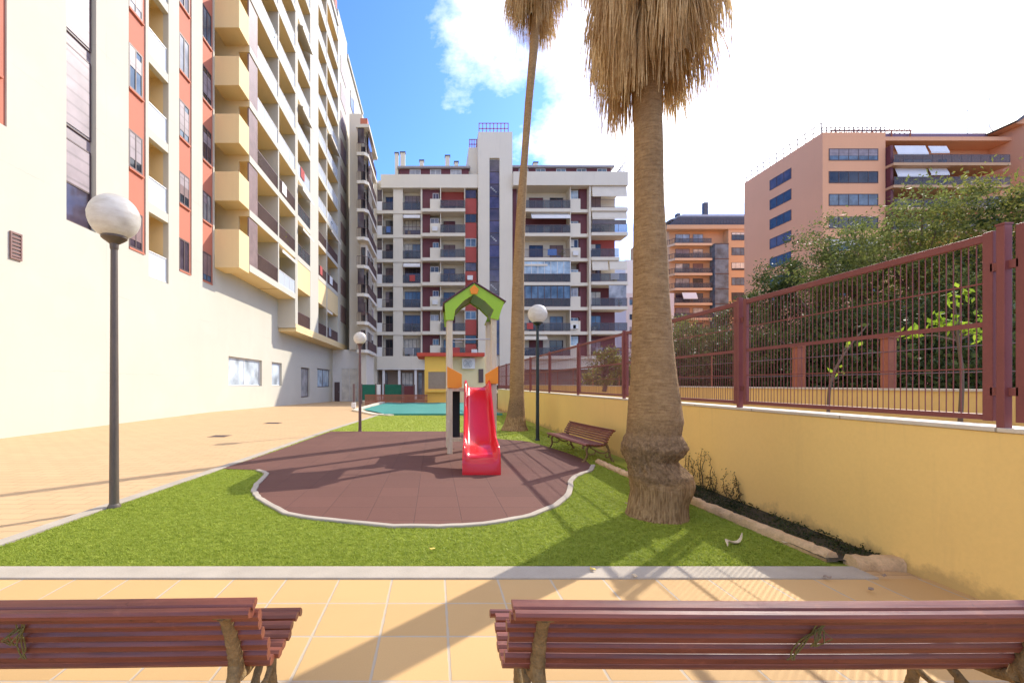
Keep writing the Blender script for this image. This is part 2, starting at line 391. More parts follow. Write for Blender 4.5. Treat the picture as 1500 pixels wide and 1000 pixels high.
near = math_(nt, 'ADD', remap(nt, dp.outputs['Value'], .74, .97, -.13, .17), remap(nt, sep.outputs[1], -.5, .1, .22, 0))  # cloud bias toward the sun, plus unseen clouds added behind camera as facade fill
low = remap(nt, sep.outputs[2], .22, .42, -.085, 0)
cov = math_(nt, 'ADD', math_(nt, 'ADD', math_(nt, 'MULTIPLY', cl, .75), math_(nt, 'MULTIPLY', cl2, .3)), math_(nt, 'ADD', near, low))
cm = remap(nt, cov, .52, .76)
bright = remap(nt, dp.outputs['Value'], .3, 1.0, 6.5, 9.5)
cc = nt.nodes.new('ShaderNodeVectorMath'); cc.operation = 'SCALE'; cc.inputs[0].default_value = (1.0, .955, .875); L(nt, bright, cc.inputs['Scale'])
skyc = mixc(nt, 1.0, sky.outputs[0], (.30, .47, .86, 1), 'MULTIPLY')
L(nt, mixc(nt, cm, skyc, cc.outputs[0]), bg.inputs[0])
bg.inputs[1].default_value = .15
SC.view_settings.view_transform = 'Standard'; SC.view_settings.look = 'None'; SC.view_settings.exposure = 1.54; SC.view_settings.gamma = 1
SC.cycles.max_bounces = 8; SC.cycles.transparent_max_bounces = 16; SC.cycles.sample_clamp_indirect = 6

# ------------------------------------------------------------------ ground
def sheet(name, pts, z, mat, kind='structure'):
    me = bpy.data.meshes.new(name); me.from_pydata([(p[0], p[1], z) for p in pts], [], [list(range(len(pts)))]); me.update()
    if me.polygons[0].normal.z < 0: me.flip_normals()
    return props(link(name, me, mat, None), kind=kind)
def catmull(pts, n=6):
    out = []
    for i in range(len(pts)-1):
        p0, p1, p2, p3 = pts[max(i-1,0)], pts[i], pts[i+1], pts[min(i+2, len(pts)-1)]
        for k in range(n):
            t = k/n
            out.append(tuple(.5*((2*b)+(-a+c)*t+(2*a-5*b+4*c-d)*t*t+(-a+3*b-3*c+d)*t**3) for a,b,c,d in zip(p0,p1,p2,p3)))
    return out + [pts[-1]]
def strip(pts, w, z0, z1, side=1):
    mb = MB(); P = [Vector((p[0], p[1])) for p in pts]; O = []
    for i, p in enumerate(P):
        d = (P[min(i+1,len(P)-1)] - P[max(i-1,0)]).normalized(); O.append(p + Vector((-d.y, d.x))*w*side)
    rings = [[(p.x,p.y,z0),(p.x,p.y,z1),(o.x,o.y,z1),(o.x,o.y,z0)] for p, o in zip(P, O)]
    return mb.loft(rings)
sheet('ground', [(-1500,-300),(1500,-300),(1500,2500),(-1500,2500)], -.95, EARTH)
sheet('tile_pavement', [(-30,-6),(3.85,-6),(3.85,3.47),(-30,3.47)], 0, TILE)
mb = MB(); ys = [3.47, 10, 24, 34, 44, 54, 64]
for a, b in zip(ys[:-1], ys[1:]):
    mb.add([(-30,a,gz(a)-.012),(26,a,gz(a)-.012),(26,b,gz(b)-.012),(-30,b,gz(b)-.012)], [(0,1,2,3)])
props(mb.build('court_paving', PLAZA), kind='structure')
FK0, FK1 = 3.46, 3.685
KL = [(-4.35, FK1), gp(0,800), gp(165,742), gp(325,687), gp(485,630), gp(566,604.5)]
LAWN = [(p[0]+.02, p[1]) for p in KL] + [(3.82, 23.6), (3.82, FK1)]
sheet('lawn', LAWN, 0.0, LAWNB)
rub_px = [(484,632),(654,632),(700,636),(730,643),(772,647),(816,659),(852,672),(866,682),(860,690),(842,697),(833,704),(830,720),(816,736),(776,754),(720,765),(660,769.6),(580,769.6),(500,763),(436,755),(404,742),(384,730),(377,720),(380,710),(391,699),(392,693),(381,689)]
rub = [gp(*p) for p in rub_px]
edge = catmull(rub[1:8], 5) 
curve = [(p[0]+random.gauss(0,.008), p[1]+random.gauss(0,.008)) for p in catmull(rub[7:], 4)]
RUB = [gp(324.5,687), gp(400,662), rub[0]] + edge + curve[1:]
RUB = [(p[0]+(.015 if i < 3 else 0), p[1]) for i, p in enumerate(RUB)]
sheet('rubber_surface', RUB, .012, RUBBER)
props(strip([(-30,FK0),(-4.6,FK0),(-1.2,FK0),(2,FK0),(3.42,FK0-.0)], FK1-FK0, -.1, .014).build('front_kerb', CONC, None, None, .008), kind='structure')
props(strip(KL, .15, -.1, .018).build('side_kerb', CONC, None, None, .008), kind='structure')
props(strip(curve, .078, -.1, .03, 1).build('curved_kerb', CONC, None, None, .012), kind='structure')

def inside(pts, poly):
    x, y = pts[:,0], pts[:,1]; r = np.zeros(len(pts), bool); n = len(poly)
    for i in range(n):
        (x0, y0), (x1, y1) = poly[i], poly[(i+1) % n]
        c = ((y0 > y) != (y1 > y)); 
        with np.errstate(divide='ignore', invalid='ignore'):
            r ^= c & (x < (x1-x0)*(y-y0)/(y1-y0 if y1 != y0 else 1e-9)+x0)
    return r
def turf(n, y0, y1, h, w):
    p = np.column_stack([rng.uniform(-4.4, 3.4, n), y0 + (y1-y0)*rng.random(n)**1.35])
    k = inside(p, LAWN) & ~inside(p, RUB)
    c = np.array(curve); dmin = np.full(len(p), 9.0)
    for q in c[::2]: dmin = np.minimum(dmin, np.hypot(p[:,0]-q[0], p[:,1]-q[1]))
    p = p[k & (dmin > .07)]
    # keep clear of the soil strip by the wall
    p = p[~((p[:,0] > 3.26) & (p[:,1] < 6.2))]
    m = len(p); a = rng.uniform(0, 2*np.pi, m); hh = h*rng.uniform(.6, 1.25, m); lean = rng.normal(0, 1.1, (m, 2))*h
    dx, dy = np.cos(a)*w/2, np.sin(a)*w/2; z = np.zeros(m)
    A = np.column_stack([p[:,0]-dx, p[:,1]-dy, z]); B = np.column_stack([p[:,0]+dx, p[:,1]+dy, z]); T = np.column_stack([p[:,0]+lean[:,0], p[:,1]+lean[:,1], hh])
    v = np.stack([A,B,T],1).reshape(-1,3); return v
v1 = turf(380000, FK1+.01, 8.6, .015, .013); v2 = turf(90000, 8.0, 23.4, .016, .03)
v = np.vstack([v1, v2])
g = np_mesh('turf_blades', v, np.arange(len(v)).reshape(-1,3), GRASS)
props(g, 'short green artificial turf around the rubber play surface', 'grass', kind='stuff')

# stone edging along the soil strip
def rough_run(pts, w, h, name, label, cat, sub=14, jit=1.0):
    mb = MB(); P = catmull(pts, sub); rings = []
    for i, p in enumerate(P):
        q = P[min(i+1,len(P)-1)]; o = P[max(i-1,0)]; d = Vector((q[0]-o[0], q[1]-o[1])).normalized(); nrm = Vector((-d.y, d.x))
        j = lambda s: random.gauss(0, s*jit)
        ring = []
        for (a, b) in ((-.5,-.2),(-.52,.55),(-.32,.98),(0,1.05),(.34,.96),(.5,.5),(.5,-.2)):
            x = p[0]+nrm.x*(a*w+j(.007)); y = p[1]+nrm.y*(a*w+j(.007)); ring.append((x, y, b*h+(j(.009) if b > 0 else 0)))
        rings.append(ring)
    mb.loft(rings); return props(mb.build(name, STONE, None, 50), label, cat)
rough_run([(3.24,6.05),(3.24,5.6),(3.27,5.0),(3.31,4.4),(3.36,3.80)], .10, .085, 'stone_edging', 'rough tan stone edging running from the thick palm toward the front kerb', 'edging', 12, .8)
rough_run([(3.42,3.70),(3.6,3.70),(3.80,3.69)], .13, .085, 'stone_edging', 'short end piece of rough tan stone edging butting against the yellow wall', 'edging', 4, .6)
rough_run([gp(876,678),gp(900,689),gp(925,700),(3.24,6.6)], .10, .07, 'stone_edging', 'rough tan stone edging between the side bench and the thick palm', 'edging')
props(sheet('soil_strip', [(3.28,3.74),(3.8,3.74),(3.8,7.6),(3.15,7.4),(3.24,6.0)], .035, SOIL), kind='structure')

# ------------------------------------------------------------------ boundary wall and fence
WX = 3.80
t = thing('boundary_wall', 'low yellow rendered boundary wall with pale coping under the maroon fence', 'wall', (WX+.1, 12, 0))
MB().box(WX, WX+.26, -3, 26.9, -.1, 1.175).build('wall', WALLY, t, None, .01)
MB().box(WX-.012, WX+.29, -3, 26.95, 1.175, 1.205).build('coping', COPING, t, None, .006)
# panels between posts
posts = [(-.5), 3.03, 5.65, 9.09, 12.0, 15.0, 18.0, 21.0, 24.0, 26.8]
FXP = WX+.05
plabel = ['cut off by the right edge of the photo','the nearest complete one, right of the thick palm','passing behind the thick palm trunk','just left of the thick palm trunk','above the far end of the side bench','behind the dark green lamp pole','just right of the slender palm','behind the slender palm trunk','farthest along, left of the slender palm']
for i, (a, b) in enumerate(zip(posts[:-1], posts[1:])):
    y0, y1 = a+.06, b-.06
    if i == 0: y0 = 1.2
    f = thing('bar_fence', 'maroon barred fence bay on yellow wall, ' + plabel[i], 'fence', (FXP, (y0+y1)/2, 1.2), 'maroon barred fence bays on the yellow wall')
    mb = MB(); x0, x1 = FXP-.02, FXP+.02
    mb.box(x0,x1,y0,y0+.06,1.245,2.55).box(x0,x1,y1-.06,y1,1.245,2.55)
    mb.box(x0+.003,x1-.003,y0+.06,y1-.06,1.25,1.29).box(x0+.003,x1-.003,y0+.06,y1-.06,2.485,2.54)
    mb.build('frame', FENCE, f, None, .004)
    mb = MB(); n = int((y1-y0-.12)/.047)
    for k in range(1, n):
        y = y0+.06+(y1-y0-.12)*k/n; r = .0024
        jx = random.gauss(0,.0012)
        mb.box(FXP-r+jx, FXP+r+jx, y-r, y+r, 1.285, 2.49)
    mb.build('bars', FENCE, f)
    mb = MB().box(FXP-.012,FXP-.005,y0+.055,y1-.055,1.895,1.93); mb.build('rail', FENCE, f)
    MB().box(FXP-.010,FXP-.005,y0+.055,y1-.055,2.195,2.206).box(FXP-.010,FXP-.005,y0+.055,y1-.055,1.60,1.61).build('wire', FENCE, f)
polab = ['', 'nearest, standing free by the right edge of the photo','second nearest, between the two widest grids of bars','just left of the thick palm trunk','above the far end of the side bench','right behind the dark green lamp pole','first to the left of the lamp pole','between the lamp pole and slender palm','hidden partly by the slender palm','at the far end of the yellow wall']
for i, y in enumerate(posts):
    if i == 0: continue
    f = thing('fence_post', 'maroon steel fence post, ' + polab[i], 'fence post', (FXP-.02, y, 1.19), 'maroon fence posts')
    mb = MB().box(FXP-.045,FXP+.01,y-.024,y+.024,1.15,2.565); mb.build('post', FENCE, f, None, .005)
    for zb_ in (1.42, 2.27): MB().box(FXP-.02,FXP+.005,y-.075,y+.075,zb_,zb_+.055).build('bracket', FENCE, f)
    MB().box(FXP-.048,FXP+.013,y-.027,y+.027,2.565,2.577).build('cap', FENCE, f)

# dry creeper on the wall
cr = thing('dried_creeper', 'withered dark creeper clinging to the yellow wall beside the thick palm', 'creeper', (3.77, 6.0, .03))
st = MB(); lv = []
for k in range(17):
    y = 6.75 - 1.25*k/16 + random.gauss(0,.05); hgt = max(.10, (.72 - .45*k/16)*random.uniform(.35,1.05)); x = 3.775
    pts = []; n = 9
    for i in range(n+1):
        s = i/n; pts.append((x+random.gauss(0,.006)-.01, y+random.gauss(0,.016)+.03*math.sin(s*5+k), .03+hgt*s))
    st.tube(pts, [.006*(1-.7*i/n)+.0012 for i in range(n+1)], 5)
    for i in range(1, n+1):
        for q in range(4):
            p = pts[i]; lv.append((p[0]-abs(random.gauss(0,.015)), p[1]+random.gauss(0,.028), p[2]+random.gauss(0,.03)))
def leaf_quads(c, lng, wid, spread=1.0, droop=0.0):
    c = np.asarray(c); m = len(c)
    d = rng.normal(0,1,(m,3)); d[:,2] -= droop; d /= np.linalg.norm(d,axis=1)[:,None]
    e = rng.normal(0,1,(m,3)); e -= (e*d).sum(1)[:,None]*d; e /= np.linalg.norm(e,axis=1)[:,None]
    l = (lng*rng.uniform(.6,1.3,m))[:,None]; w = (wid*rng.uniform(.6,1.3,m))[:,None]
    v = np.stack([c-d*l*.5, c+e*w*.5, c+d*l*.5, c-e*w*.5],1).reshape(-1,3)
    return v, np.arange(4*m).reshape(-1,4)
st.build('stem', DRYTWIG, cr)
vv, ff = leaf_quads(lv, .026, .014); np_mesh('foliage', vv, ff, DRYLEAF, cr)
# low green weeds on the soil strip
wp = []
for k in range(260):
    y = random.uniform(3.8, 7.3); x = random.uniform(3.36, 3.78)
    for q in range(14): wp.append((x+random.gauss(0,.03), y+random.gauss(0,.04), .04+abs(random.gauss(0,.022))))
vv, ff = leaf_quads(wp, .03, .012); props(np_mesh('strip_weeds', vv, ff, leafy('dark_weed', (.02,.03,.008), (.06,.075,.02), .2)), 'low dark weeds in the soil strip between edging and yellow wall', 'weeds', kind='stuff')

# ------------------------------------------------------------------ palms
def palm(name, label, base, mpp, prof, n_str, skirt, seg=96):
    """prof: (py, pxl, pxr) silhouette of the trunk; skirt: (cx, ztip, ztop, r)"""
    Y = base[1]; t = thing(name, label, 'palm tree', (base[0], Y, 0))
    prof = sorted(prof, reverse=True); Zs = [H-(p[0]-CY)*mpp for p in prof]; Zs[0] = -.03
    cxs = [((p[1]+p[2])/2-CX)*mpp for p in prof]; rs = [(p[2]-p[1])/2*mpp for p in prof]
    zz = np.arange(-.03, skirt[2], .014 if mpp < .01 else .05)
    c = np.interp(zz, Zs, cxs); r = np.interp(zz, Zs, rs)
    k = np.ones(3)/3; r2 = np.convolve(np.pad(r,1,'edge'),k,'valid'); c2 = np.convolve(np.pad(c,1,'edge'),k,'valid')
    rings = []
    for i, z in enumerate(zz):
        ring = []
        for q in range(seg):
            a = 2*math.pi*q/seg; ca, sa = math.cos(a), math.sin(a)
            n1 = mnoise.noise((ca*1.6, sa*1.6, z*2.2+base[0])); n2 = mnoise.noise((ca*6, sa*6, z*22)); n3 = mnoise.noise((ca*14, sa*14, z*3))
            low = max(0, min(1, (.45-z)/.12))
            bul = max(0, 1-abs(z-.66)/.36)**.5 if mpp < .01 else 0
            n4 = mnoise.noise((ca*2.3+3, sa*2.3, z*6.5+2)); n5 = mnoise.noise((ca*11, sa*11, z*9))
            n6 = mnoise.noise((ca*22, sa*22, z*30))
            d = 1 + .03*n1 + .010*n2*(1-low) + .055*n3*low + bul*(.05*n1+.09*n4+.07*n5+.05*n6)
            rr = r2[i]*d; ring.append((c2[i]+rr*ca, Y+rr*sa, z))
        rings.append(ring)
    MB().loft(rings).build('trunk', PALMT, t, 180)
    # skirt of dead fronds
    cx, ztip, ztop, rad = skirt; m = n_str
    nf = max(60, m//45); fa = rng.uniform(0,2*np.pi,nf); fl = rng.random(nf)**1.35; fr = rad*(.40+.50*rng.random(nf)**.8)
    fz_ = ztip + .22*rad + (ztop-ztip)*fl*.8 + .30*fr*(fr/rad) + rng.normal(0,.10*rad,nf)
    kf = rng.integers(0,nf,m); lvl = fl[kf]
    spread = rng.normal(0,1,m)
    ang = fa[kf] + spread*.16*(.5/np.maximum(fr[kf]/rad,.3)); tw = spread*.10
    rb = np.maximum(fr[kf] + rng.normal(0,.10*rad,m), .22*rad)
    zb = fz_[kf] - np.abs(rng.normal(0,.20*rad,m)) + .12*rad*spread**2*.4
    ln = rad*rng.uniform(1.0,2.0,m); zt = np.minimum(zb+ln, ztop+.3); rt = rb*rng.uniform(.35,.6,m)
    S = 6; vs = np.zeros((m,S,2,3)); wdt = rad*rng.uniform(.005,.015,m)
    for i in range(S):
        s = i/(S-1); rr = rt + (rb-rt)*(1-(1-s)**2.2) + .03*rad*np.sin(s*4+ang*7+spread)*s; a = ang + tw*s; z = zt+(zb-zt)*s
        x = cx + rr*np.cos(a); y = Y + rr*np.sin(a); w = wdt*(1-.75*s)
        o = np.column_stack([-np.sin(a+lvl*9), np.cos(a+lvl*9), np.zeros(m)])*w[:,None]
        P = np.column_stack([x,y,z]); vs[:,i,0] = P-o; vs[:,i,1] = P+o
    idx = np.arange(m*S*2).reshape(m,S,2)
    fc = np.stack([idx[:,:-1,0], idx[:,:-1,1], idx[:,1:,1], idx[:,1:,0]],-1).reshape(-1,4)
    sk = np_mesh('frond_skirt', vs.reshape(-1,3), fc, STRAW, t)
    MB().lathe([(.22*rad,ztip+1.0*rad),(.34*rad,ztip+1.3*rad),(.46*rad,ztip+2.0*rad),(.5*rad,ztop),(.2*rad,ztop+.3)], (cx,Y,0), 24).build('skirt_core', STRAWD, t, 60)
    return t
palm('palm_tree', 'thick palm with swollen base and shaggy straw skirt standing by the yellow wall', (2.52,5.13), 5.13/F,
     [(764,917,1006),(751,921,1003.4),(735,924,1003),(727,925.5,1006),(717,927,1011),(704,925.5,1011),(693,921.6,1007),(680,920,993),(672,918,988),(664,915,996),(654,912.5,1001),(644,915,997.5),(635,920,993),(617,921,997),(590,923,994),(556,926,989),(496,928,982),(420,929,977),(300,930,971),(160,930,968),(0,931,966),(-300,931,964)],
     10500, (2.45, 4.52, 7.6, .80))
palm('palm_tree', 'slender leaning palm with small straw skirt beyond the play tower', (2.63,14.6), 14.6/F,
     [(634,733,774),(622,738,770),(605,743,768.5),(580,746.5,767.5),(500,748,768),(400,751,767.5),(300,757,770),(228,763.5,773.5),(150,769,780),(68,776,788.5),(0,781,793),(-150,784,796)],
     6000, (3.27, 12.6, 16.8, 1.08))

# ------------------------------------------------------------------ globe lamps
def lamp(label, x, y, zc, r, rp, mat):
    t = thing('globe_lamp', label, 'street lamp', (x, y, 0), 'globe lamps around the playground')
    zt = zc - r*.93
    MB().tube([(x,y,-.05),(x,y,.5),(x,y,zt-.10)], [rp*1.12, rp*1.05, rp*.78], 16).build('pole', mat, t, 40)
    MB().lathe([(rp*1.5,0),(rp*1.5,.02),(rp*1.15,.05)], (x,y,0), 16).build('base_collar', mat, t, 30)
    MB().lathe([(rp*.8,-.14),(rp*.95,-.12),(rp*1.0,-.07),(r*.42,-.02),(r*.50,.0),(r*.50,.03),(r*.3,.04)], (x,y,zt), 24).build('fitter', mat, t, 30)
    pr = []
    for i in range(25):
        a = -1.13 + (math.pi/2+1.13)*i/24
        rr = math.cos(a)*r + .004*(1 if i % 25 in (11,) else 0); pr.append((max(rr,.004), math.sin(a)*r*.98))
    g = MB().lathe(pr, (x,y,zc), 40).build('globe', GLOBE, t, 30)
    return t
lamp('tall globe lamp with brown pole at the left edge of the turf', -3.885, 5.47, 3.52, .275, .048, POLE)
lamp('globe lamp with dark green pole beside the slender palm and yellow wall', 2.73, 11.9, 3.34, .255, .045, POLEDK)
lamp('small distant globe lamp with maroon pole at the far corner of the play surface', -2.33, 14.15, 2.93, .20, .045, POLEBR)

# ------------------------------------------------------------------ benches
def slat(mb, p0, p1, c, ang, w, th):
    """slat along x between p0 and p1, centre c=(y,z) and its width turned by ang"""
    ca, sa = math.cos(ang), math.sin(ang); pts = []
    k = th*.32
    for (a, b) in ((-w/2,-th/2+k),(-w/2+k,-th/2),(w/2-k,-th/2),(w/2,-th/2+k),(w/2,th/2-k),(w/2-k,th/2),(-w/2+k,th/2),(-w/2,th/2-k)):
        pts.append((c[0]+a*ca-b*sa, c[1]+a*sa+b*ca))
    rings = []
    n = 10
    for i in range(n+1):
        x = p0+(p1-p0)*i/n; s = -.006*math.sin(math.pi*i/n)
        rings.append([(x, p[0], p[1]+s) for p in pts])
    mb.loft(rings)
def make_bench(label):
    t = thing('park_bench', label, 'bench', (0,0,0), 'slatted park benches')
    h = 1.03
    mb = MB()
    for (y, z, a) in ((-.128,.460,R(108)),(-.151,.514,R(110)),(-.175,.567,R(113)),(-.203,.618,R(117)),(-.234,.665,R(126))):
        slat(mb, -h+random.uniform(-.012,.012), h+random.uniform(-.012,.012), (y,z), a+random.gauss(0,.05), .0475, .034)
    slat(mb, -h+.004, h-.006, (-.281,.697), R(156), .060, .034); slat(mb, -h, h, (-.262,.719), R(205), .045, .028)
    mb.build('backrest', BENCHW, t, 35)
    mb = MB()
    for (y, z, a) in ((-.075,.405,R(-8)),(-.010,.395,R(-5)),(.055,.391,R(0)),(.120,.393,R(3)),(.185,.400,R(7)),(.250,.410,R(6)),(.307,.402,R(-40))):
        slat(mb, -h+random.uniform(-.012,.012), h+random.uniform(-.012,.012), (y,z), a, .050, .032)
    mb.build('seat', BENCHW, t, 35)
    for s in (-1, 1):
        x = s*(h-.115); mb = MB()
        def limb(pts, r, flat=1.0):
            P = catmull([(x+p[2] if len(p) > 2 else x, p[0], p[1]) for p in pts], 5); n = len(P)
            rr = [r[0]+(r[1]-r[0])*i/(n-1) for i in range(n)]
            rr = [q*(1+.16*mnoise.noise((i*.9, r[0]*90, s*3.1+pts[0][0]*9))) for i, q in enumerate(rr)]
            mb.tube(P, rr, 9)
        limb([(-.262,.68),(-.232,.645),(-.195,.575),(-.168,.50),(-.150,.44),(-.135,.385)], (.022,.03))
        limb([(-.262,.685,-.03*s),(-.257,.68,.0),(-.252,.675,.03*s)], (.022,.02))
        limb([(-.150,.44),(-.20,.33),(-.235,.22),(-.25,.12),(-.29,.05),(-.315,.015)], (.028,.022))
        limb([(-.14,.385),(-.05,.362),(.06,.352),(.17,.362),(.27,.378),(.32,.36),(.33,.33),(.31,.31)], (.026,.018))
        limb([(.20,.362),(.245,.28),(.235,.18),(.255,.09),(.30,.035),(.325,.014)], (.024,.02))
        limb([(-.22,.25),(-.14,.20),(-.03,.21),(.07,.27),(.17,.33)], (.018,.016))
        limb([(.24,.2),(.15,.17),(.07,.20),(.06,.25)], (.014,.011))
        limb([(-.25,.13),(-.19,.10),(-.15,.13),(-.17,.165)], (.014,.010))
        mb.tube([(x,-.33,.012),(x,-.28,.014)], .024, 8); mb.tube([(x,.29,.012),(x,.345,.014)], .022, 8)
        mb.build('leg', IRON, t, 60)
    mb = MB(); x = .06
    for q in range(3):
        a = random.uniform(-.02,.02); b = random.uniform(-.03,.03)
        mb.tube(catmull([(x+a+.035,-.252,.678),(x+a+.02,-.232,.625),(x+b,-.202,.565),(x+b-.015,-.178,.505),(x+a-.03,-.168,.47)],4), .0026, 5)
    for q in range(6):
        mb.tube([(x+.02+random.gauss(0,.01),-.235,.62),(x+random.gauss(.02,.02),-.262,.60+random.gauss(0,.02)),(x+random.gauss(0,.02),-.235,.56)], .0022, 5)
    mb.build('twine_tie', TWINE, t)
    return t
b1 = make_bench('dark red slatted bench seen from behind, large at the lower right of the photo'); b1.location = (1.305, 1.85, 0)
b2 = dup(b1); b2['label'] = 'dark red slatted bench seen from behind, cut off by the lower left corner'; b2.location = (-1.67, 1.855, 0); b2.rotation_euler.z = R(.6)
for c in kids(b2):
    if c.name.startswith('twine'): c.location.x = .10
b3 = dup(b1); b3['label'] = 'dark red slatted bench by the yellow wall behind the thick palm'; b3.location = (3.05, 9.55, 0); b3.rotation_euler.z = R(96); b3.scale = (1.0,.95,.86)
for c in kids(b3):
    if c.name.startswith('twine'): bpy.data.objects.remove(c)

# ------------------------------------------------------------------ play tower
tw = thing('play_tower', 'wooden play tower with lime green gable roof and red plastic slide', 'play tower', (.8, 10.0, 0))
def q9(px, py, Y=9.55): return ((px-CX)/F*Y, H-(py-CY)/F*Y)
for (x, y) in ((.335,9.62),(1.27,9.62),(.335,10.58),(1.27,10.58)):
    MB().box(x-.057, x+.057, y-.05, y+.05, -.05, 2.95).build('post', CREAMWOOD, tw, None, .008)
gable = [(651,444),(694.5,415),(739,442),(734,455),(730,469),(718,466),(723,454),(710,441),(694.5,431),(679,441),(667,454),(664.5,469),(653,469)]
gp_ = [q9(*p) for p in gable]
for y in (9.53, 10.66):
    MB().prism(gp_, lambda p, d: (p[0], d, p[1]), y, y+.03).build('gable_board', LIME, tw, None, .006)
L0, TOP, R0 = q9(650,445.5), q9(694.5,415), q9(740,443.5)
for a, b in ((L0, TOP), (TOP, R0)):
    d = Vector((b[0]-a[0], b[1]-a[1])).normalized(); n = Vector((-d.y, d.x)); n = n if n.y > 0 else -n
    q = [(a[0]+n.x*.004, a[1]+n.y*.004), (b[0]+n.x*.004, b[1]+n.y*.004), (b[0]+n.x*.035, b[1]+n.y*.035), (a[0]+n.x*.035, a[1]+n.y*.035)]
    MB().prism(q, lambda p, d: (p[0], d, p[1]), 9.50, 10.72).build('roof_board', MAROONB, tw, None, .004)
    m0 = Vector(a)*.5+Vector(b)*.5
# arched green soffit inside the roof
arch = [(664,468),(667,452),(679,439.5),(694.5,429.5),(710,439.5),(723,452),(727,466)]
A2 = [q9(*p) for p in arch]
ring = A2 + [(p[0], p[1]+.03) for p in A2[::-1]]
MB().prism(ring, lambda p, d: (p[0], d, p[1]), 9.58, 10.64).build('roof_lining', plain('dark_green_play_board', (.10,.19,.015), .4, .08, 3, 80, .03), tw)
MB().prism([q9(688,424),q9(694.5,417.5),q9(701,424),q9(699,431),q9(690,431)], lambda p, d: (p[0], d, p[1]), 9.505, 9.528).build('ridge_badge', ORANGEP, tw, None, .004)
MB().prism([q9(655,536.5),q9(676.5,548),q9(676.5,567),q9(671,568),q9(655,568)], lambda p, d: (p[0], d, p[1]), 9.525, 9.55).build('side_board', ORANGEP, tw, None, .006)
MB().prism([q9(710.5,548),q9(729.5,536.5),q9(729.5,562),q9(711,562)], lambda p, d: (p[0], d, p[1]), 9.525, 9.55).build('side_board', ORANGEP, tw, None, .006)
MB().box(.28,1.325,9.575,10.63,1.34,1.415).build('platform', CREAMWOOD, tw, None, .006)
MB().box(.40,.60,10.50,10.53,.26,1.335).build('climbing_board', DARKB, tw, None, .004)
MB().box(.395,.63,10.45,10.49,.16,.25).build('foot_beam', CREAMWOOD, tw, None, .006)
MB().tube([(.335,9.70,2.46),(1.27,9.70,2.46)], .014, 10).tube([(.335,9.70,2.40),(.60,9.70,2.40)], .008, 8).build('grab_bar', STEEL, tw, 40)
# slide
sl_st = [(9.80,1.425),(9.56,1.425),(9.45,1.41),(9.33,1.35),(9.15,1.21),(8.85,.965),(8.55,.735),(8.30,.555),(8.12,.45),(7.98,.395),(7.82,.365),(7.62,.345),(7.50,.325),(7.43,.28),(7.385,.19),(7.365,.06),(7.362,-.02)]
rings = []
for i, (y, b) in enumerate(sl_st):
    s = (9.56-y)/2.2; cxx = .915-.14*max(0,min(1,s)); Wd = .275+.045*max(0,min(1,s))
    rh = .16 if i > 0 else .13
    if i >= 11: rh = max(.0, .15*(1-((i-11)/4.5)**1.4)) if i < 15 else .0
    zb = b-.07 if y > 8.3 else max(-.02, (b-.07)*max(0,(y-7.95)/.35)) if y > 7.95 else -.02
    zb = min(zb, b-.01)
    rings.append([(cxx+a, y, z) for a, z in ((-Wd,zb),(-Wd,b+rh*.85),(-Wd+.015,b+rh),(-Wd+.04,b+rh),(-Wd+.055,b+rh*.85),(-Wd+.075,b+.03),(-Wd+.12,b),(0,b-.004),
                  (Wd-.12,b),(Wd-.075,b+.03),(Wd-.055,b+rh*.85),(Wd-.04,b+rh),(Wd-.015,b+rh),(Wd,b+rh*.85),(Wd,zb))])
rr = []
for i in range(len(rings)-1):
    for k in range(3):
        t_ = k/3; rr.append([tuple(a[j]+(b[j]-a[j])*t_ for j in range(3)) for a, b in zip(rings[i], rings[i+1])])
rr.append(rings[-1])
sd = MB().loft(rr).build('slide', RED, tw, 50)
sm = sd.modifiers.new('smooth','SMOOTH'); sm.factor = .4; sm.iterations = 2

# ------------------------------------------------------------------ facade helpers
def window(parent, pl, c, u0, u1, z0, z1, glass=None, frame=FRAME, nm=2, fw=.06, out=.06, trans=None):
    mb = MB(); f = lambda a,b,d,e: mb.face(pl, c, a, b, d, e, .0, out)
    f(u0,u1,z0,z0+fw); f(u0,u1,z1-fw,z1); f(u0,u0+fw,z0+fw,z1-fw); f(u1-fw,u1,z0+fw,z1-fw)
    for k in range(1, nm):
        u = u0+(u1-u0)*k/nm; f(u-fw*.4,u+fw*.4,z0+fw,z1-fw)
    if trans: mb.face(pl, c, u0+fw, u1-fw, trans-.03, trans+.03, .004, out-.004)
    o = mb.build('window', frame, parent)
    MB().face(pl, c, u0+fw*.5, u1-fw*.5, z0+fw*.5, z1-fw*.5, .01, out*.5).build('pane', glass or random.choice(GLASSES), o)
    if z1-z0 > 1.3 and (glass is None or glass in GLASSES) and random.random() < .42:
        MB().face(pl, c, u0+fw, u1-fw if random.random() < .6 else (u0+u1)/2, z1-fw-(z1-z0)*random.uniform(.2,.75), z1-fw, out*.55, out*.8).build('blind', random.choice([CREAMSH, CREAMSH, BROWNSH, GREYSH]), o)
    return o
def railing(parent, pl, c, u0, u1, z0, h, kind, out=.05):
    mb = MB()
    mb.face(pl, c, u0, u1, z0+h-.05, z0+h, 0, out); mb.face(pl, c, u0, u1, z0+.04, z0+.09, 0, out)
    n = max(1, int(round((u1-u0)/(1.3 if kind != 'bars' else .16))))
    for k in range(n+1):
        u = u0+(u1-u0)*k/n; w = .02 if kind != 'bars' else .014
        mb.face(pl, c, max(u0,u-w), min(u1,u+w), z0+.09, z0+h-.05, .005, out-.005)
    o = mb.build('balcony_railing', RAILMAT if kind != 'frost' else FRAMEW, parent)
    if kind != 'bars':
        MB().face(pl, c, u0+.03, u1-.03, z0+.1, z0+h-.06, .018, .03).build('glass_panel', FROST if kind == 'frost' else RAILGL, o)
    return o
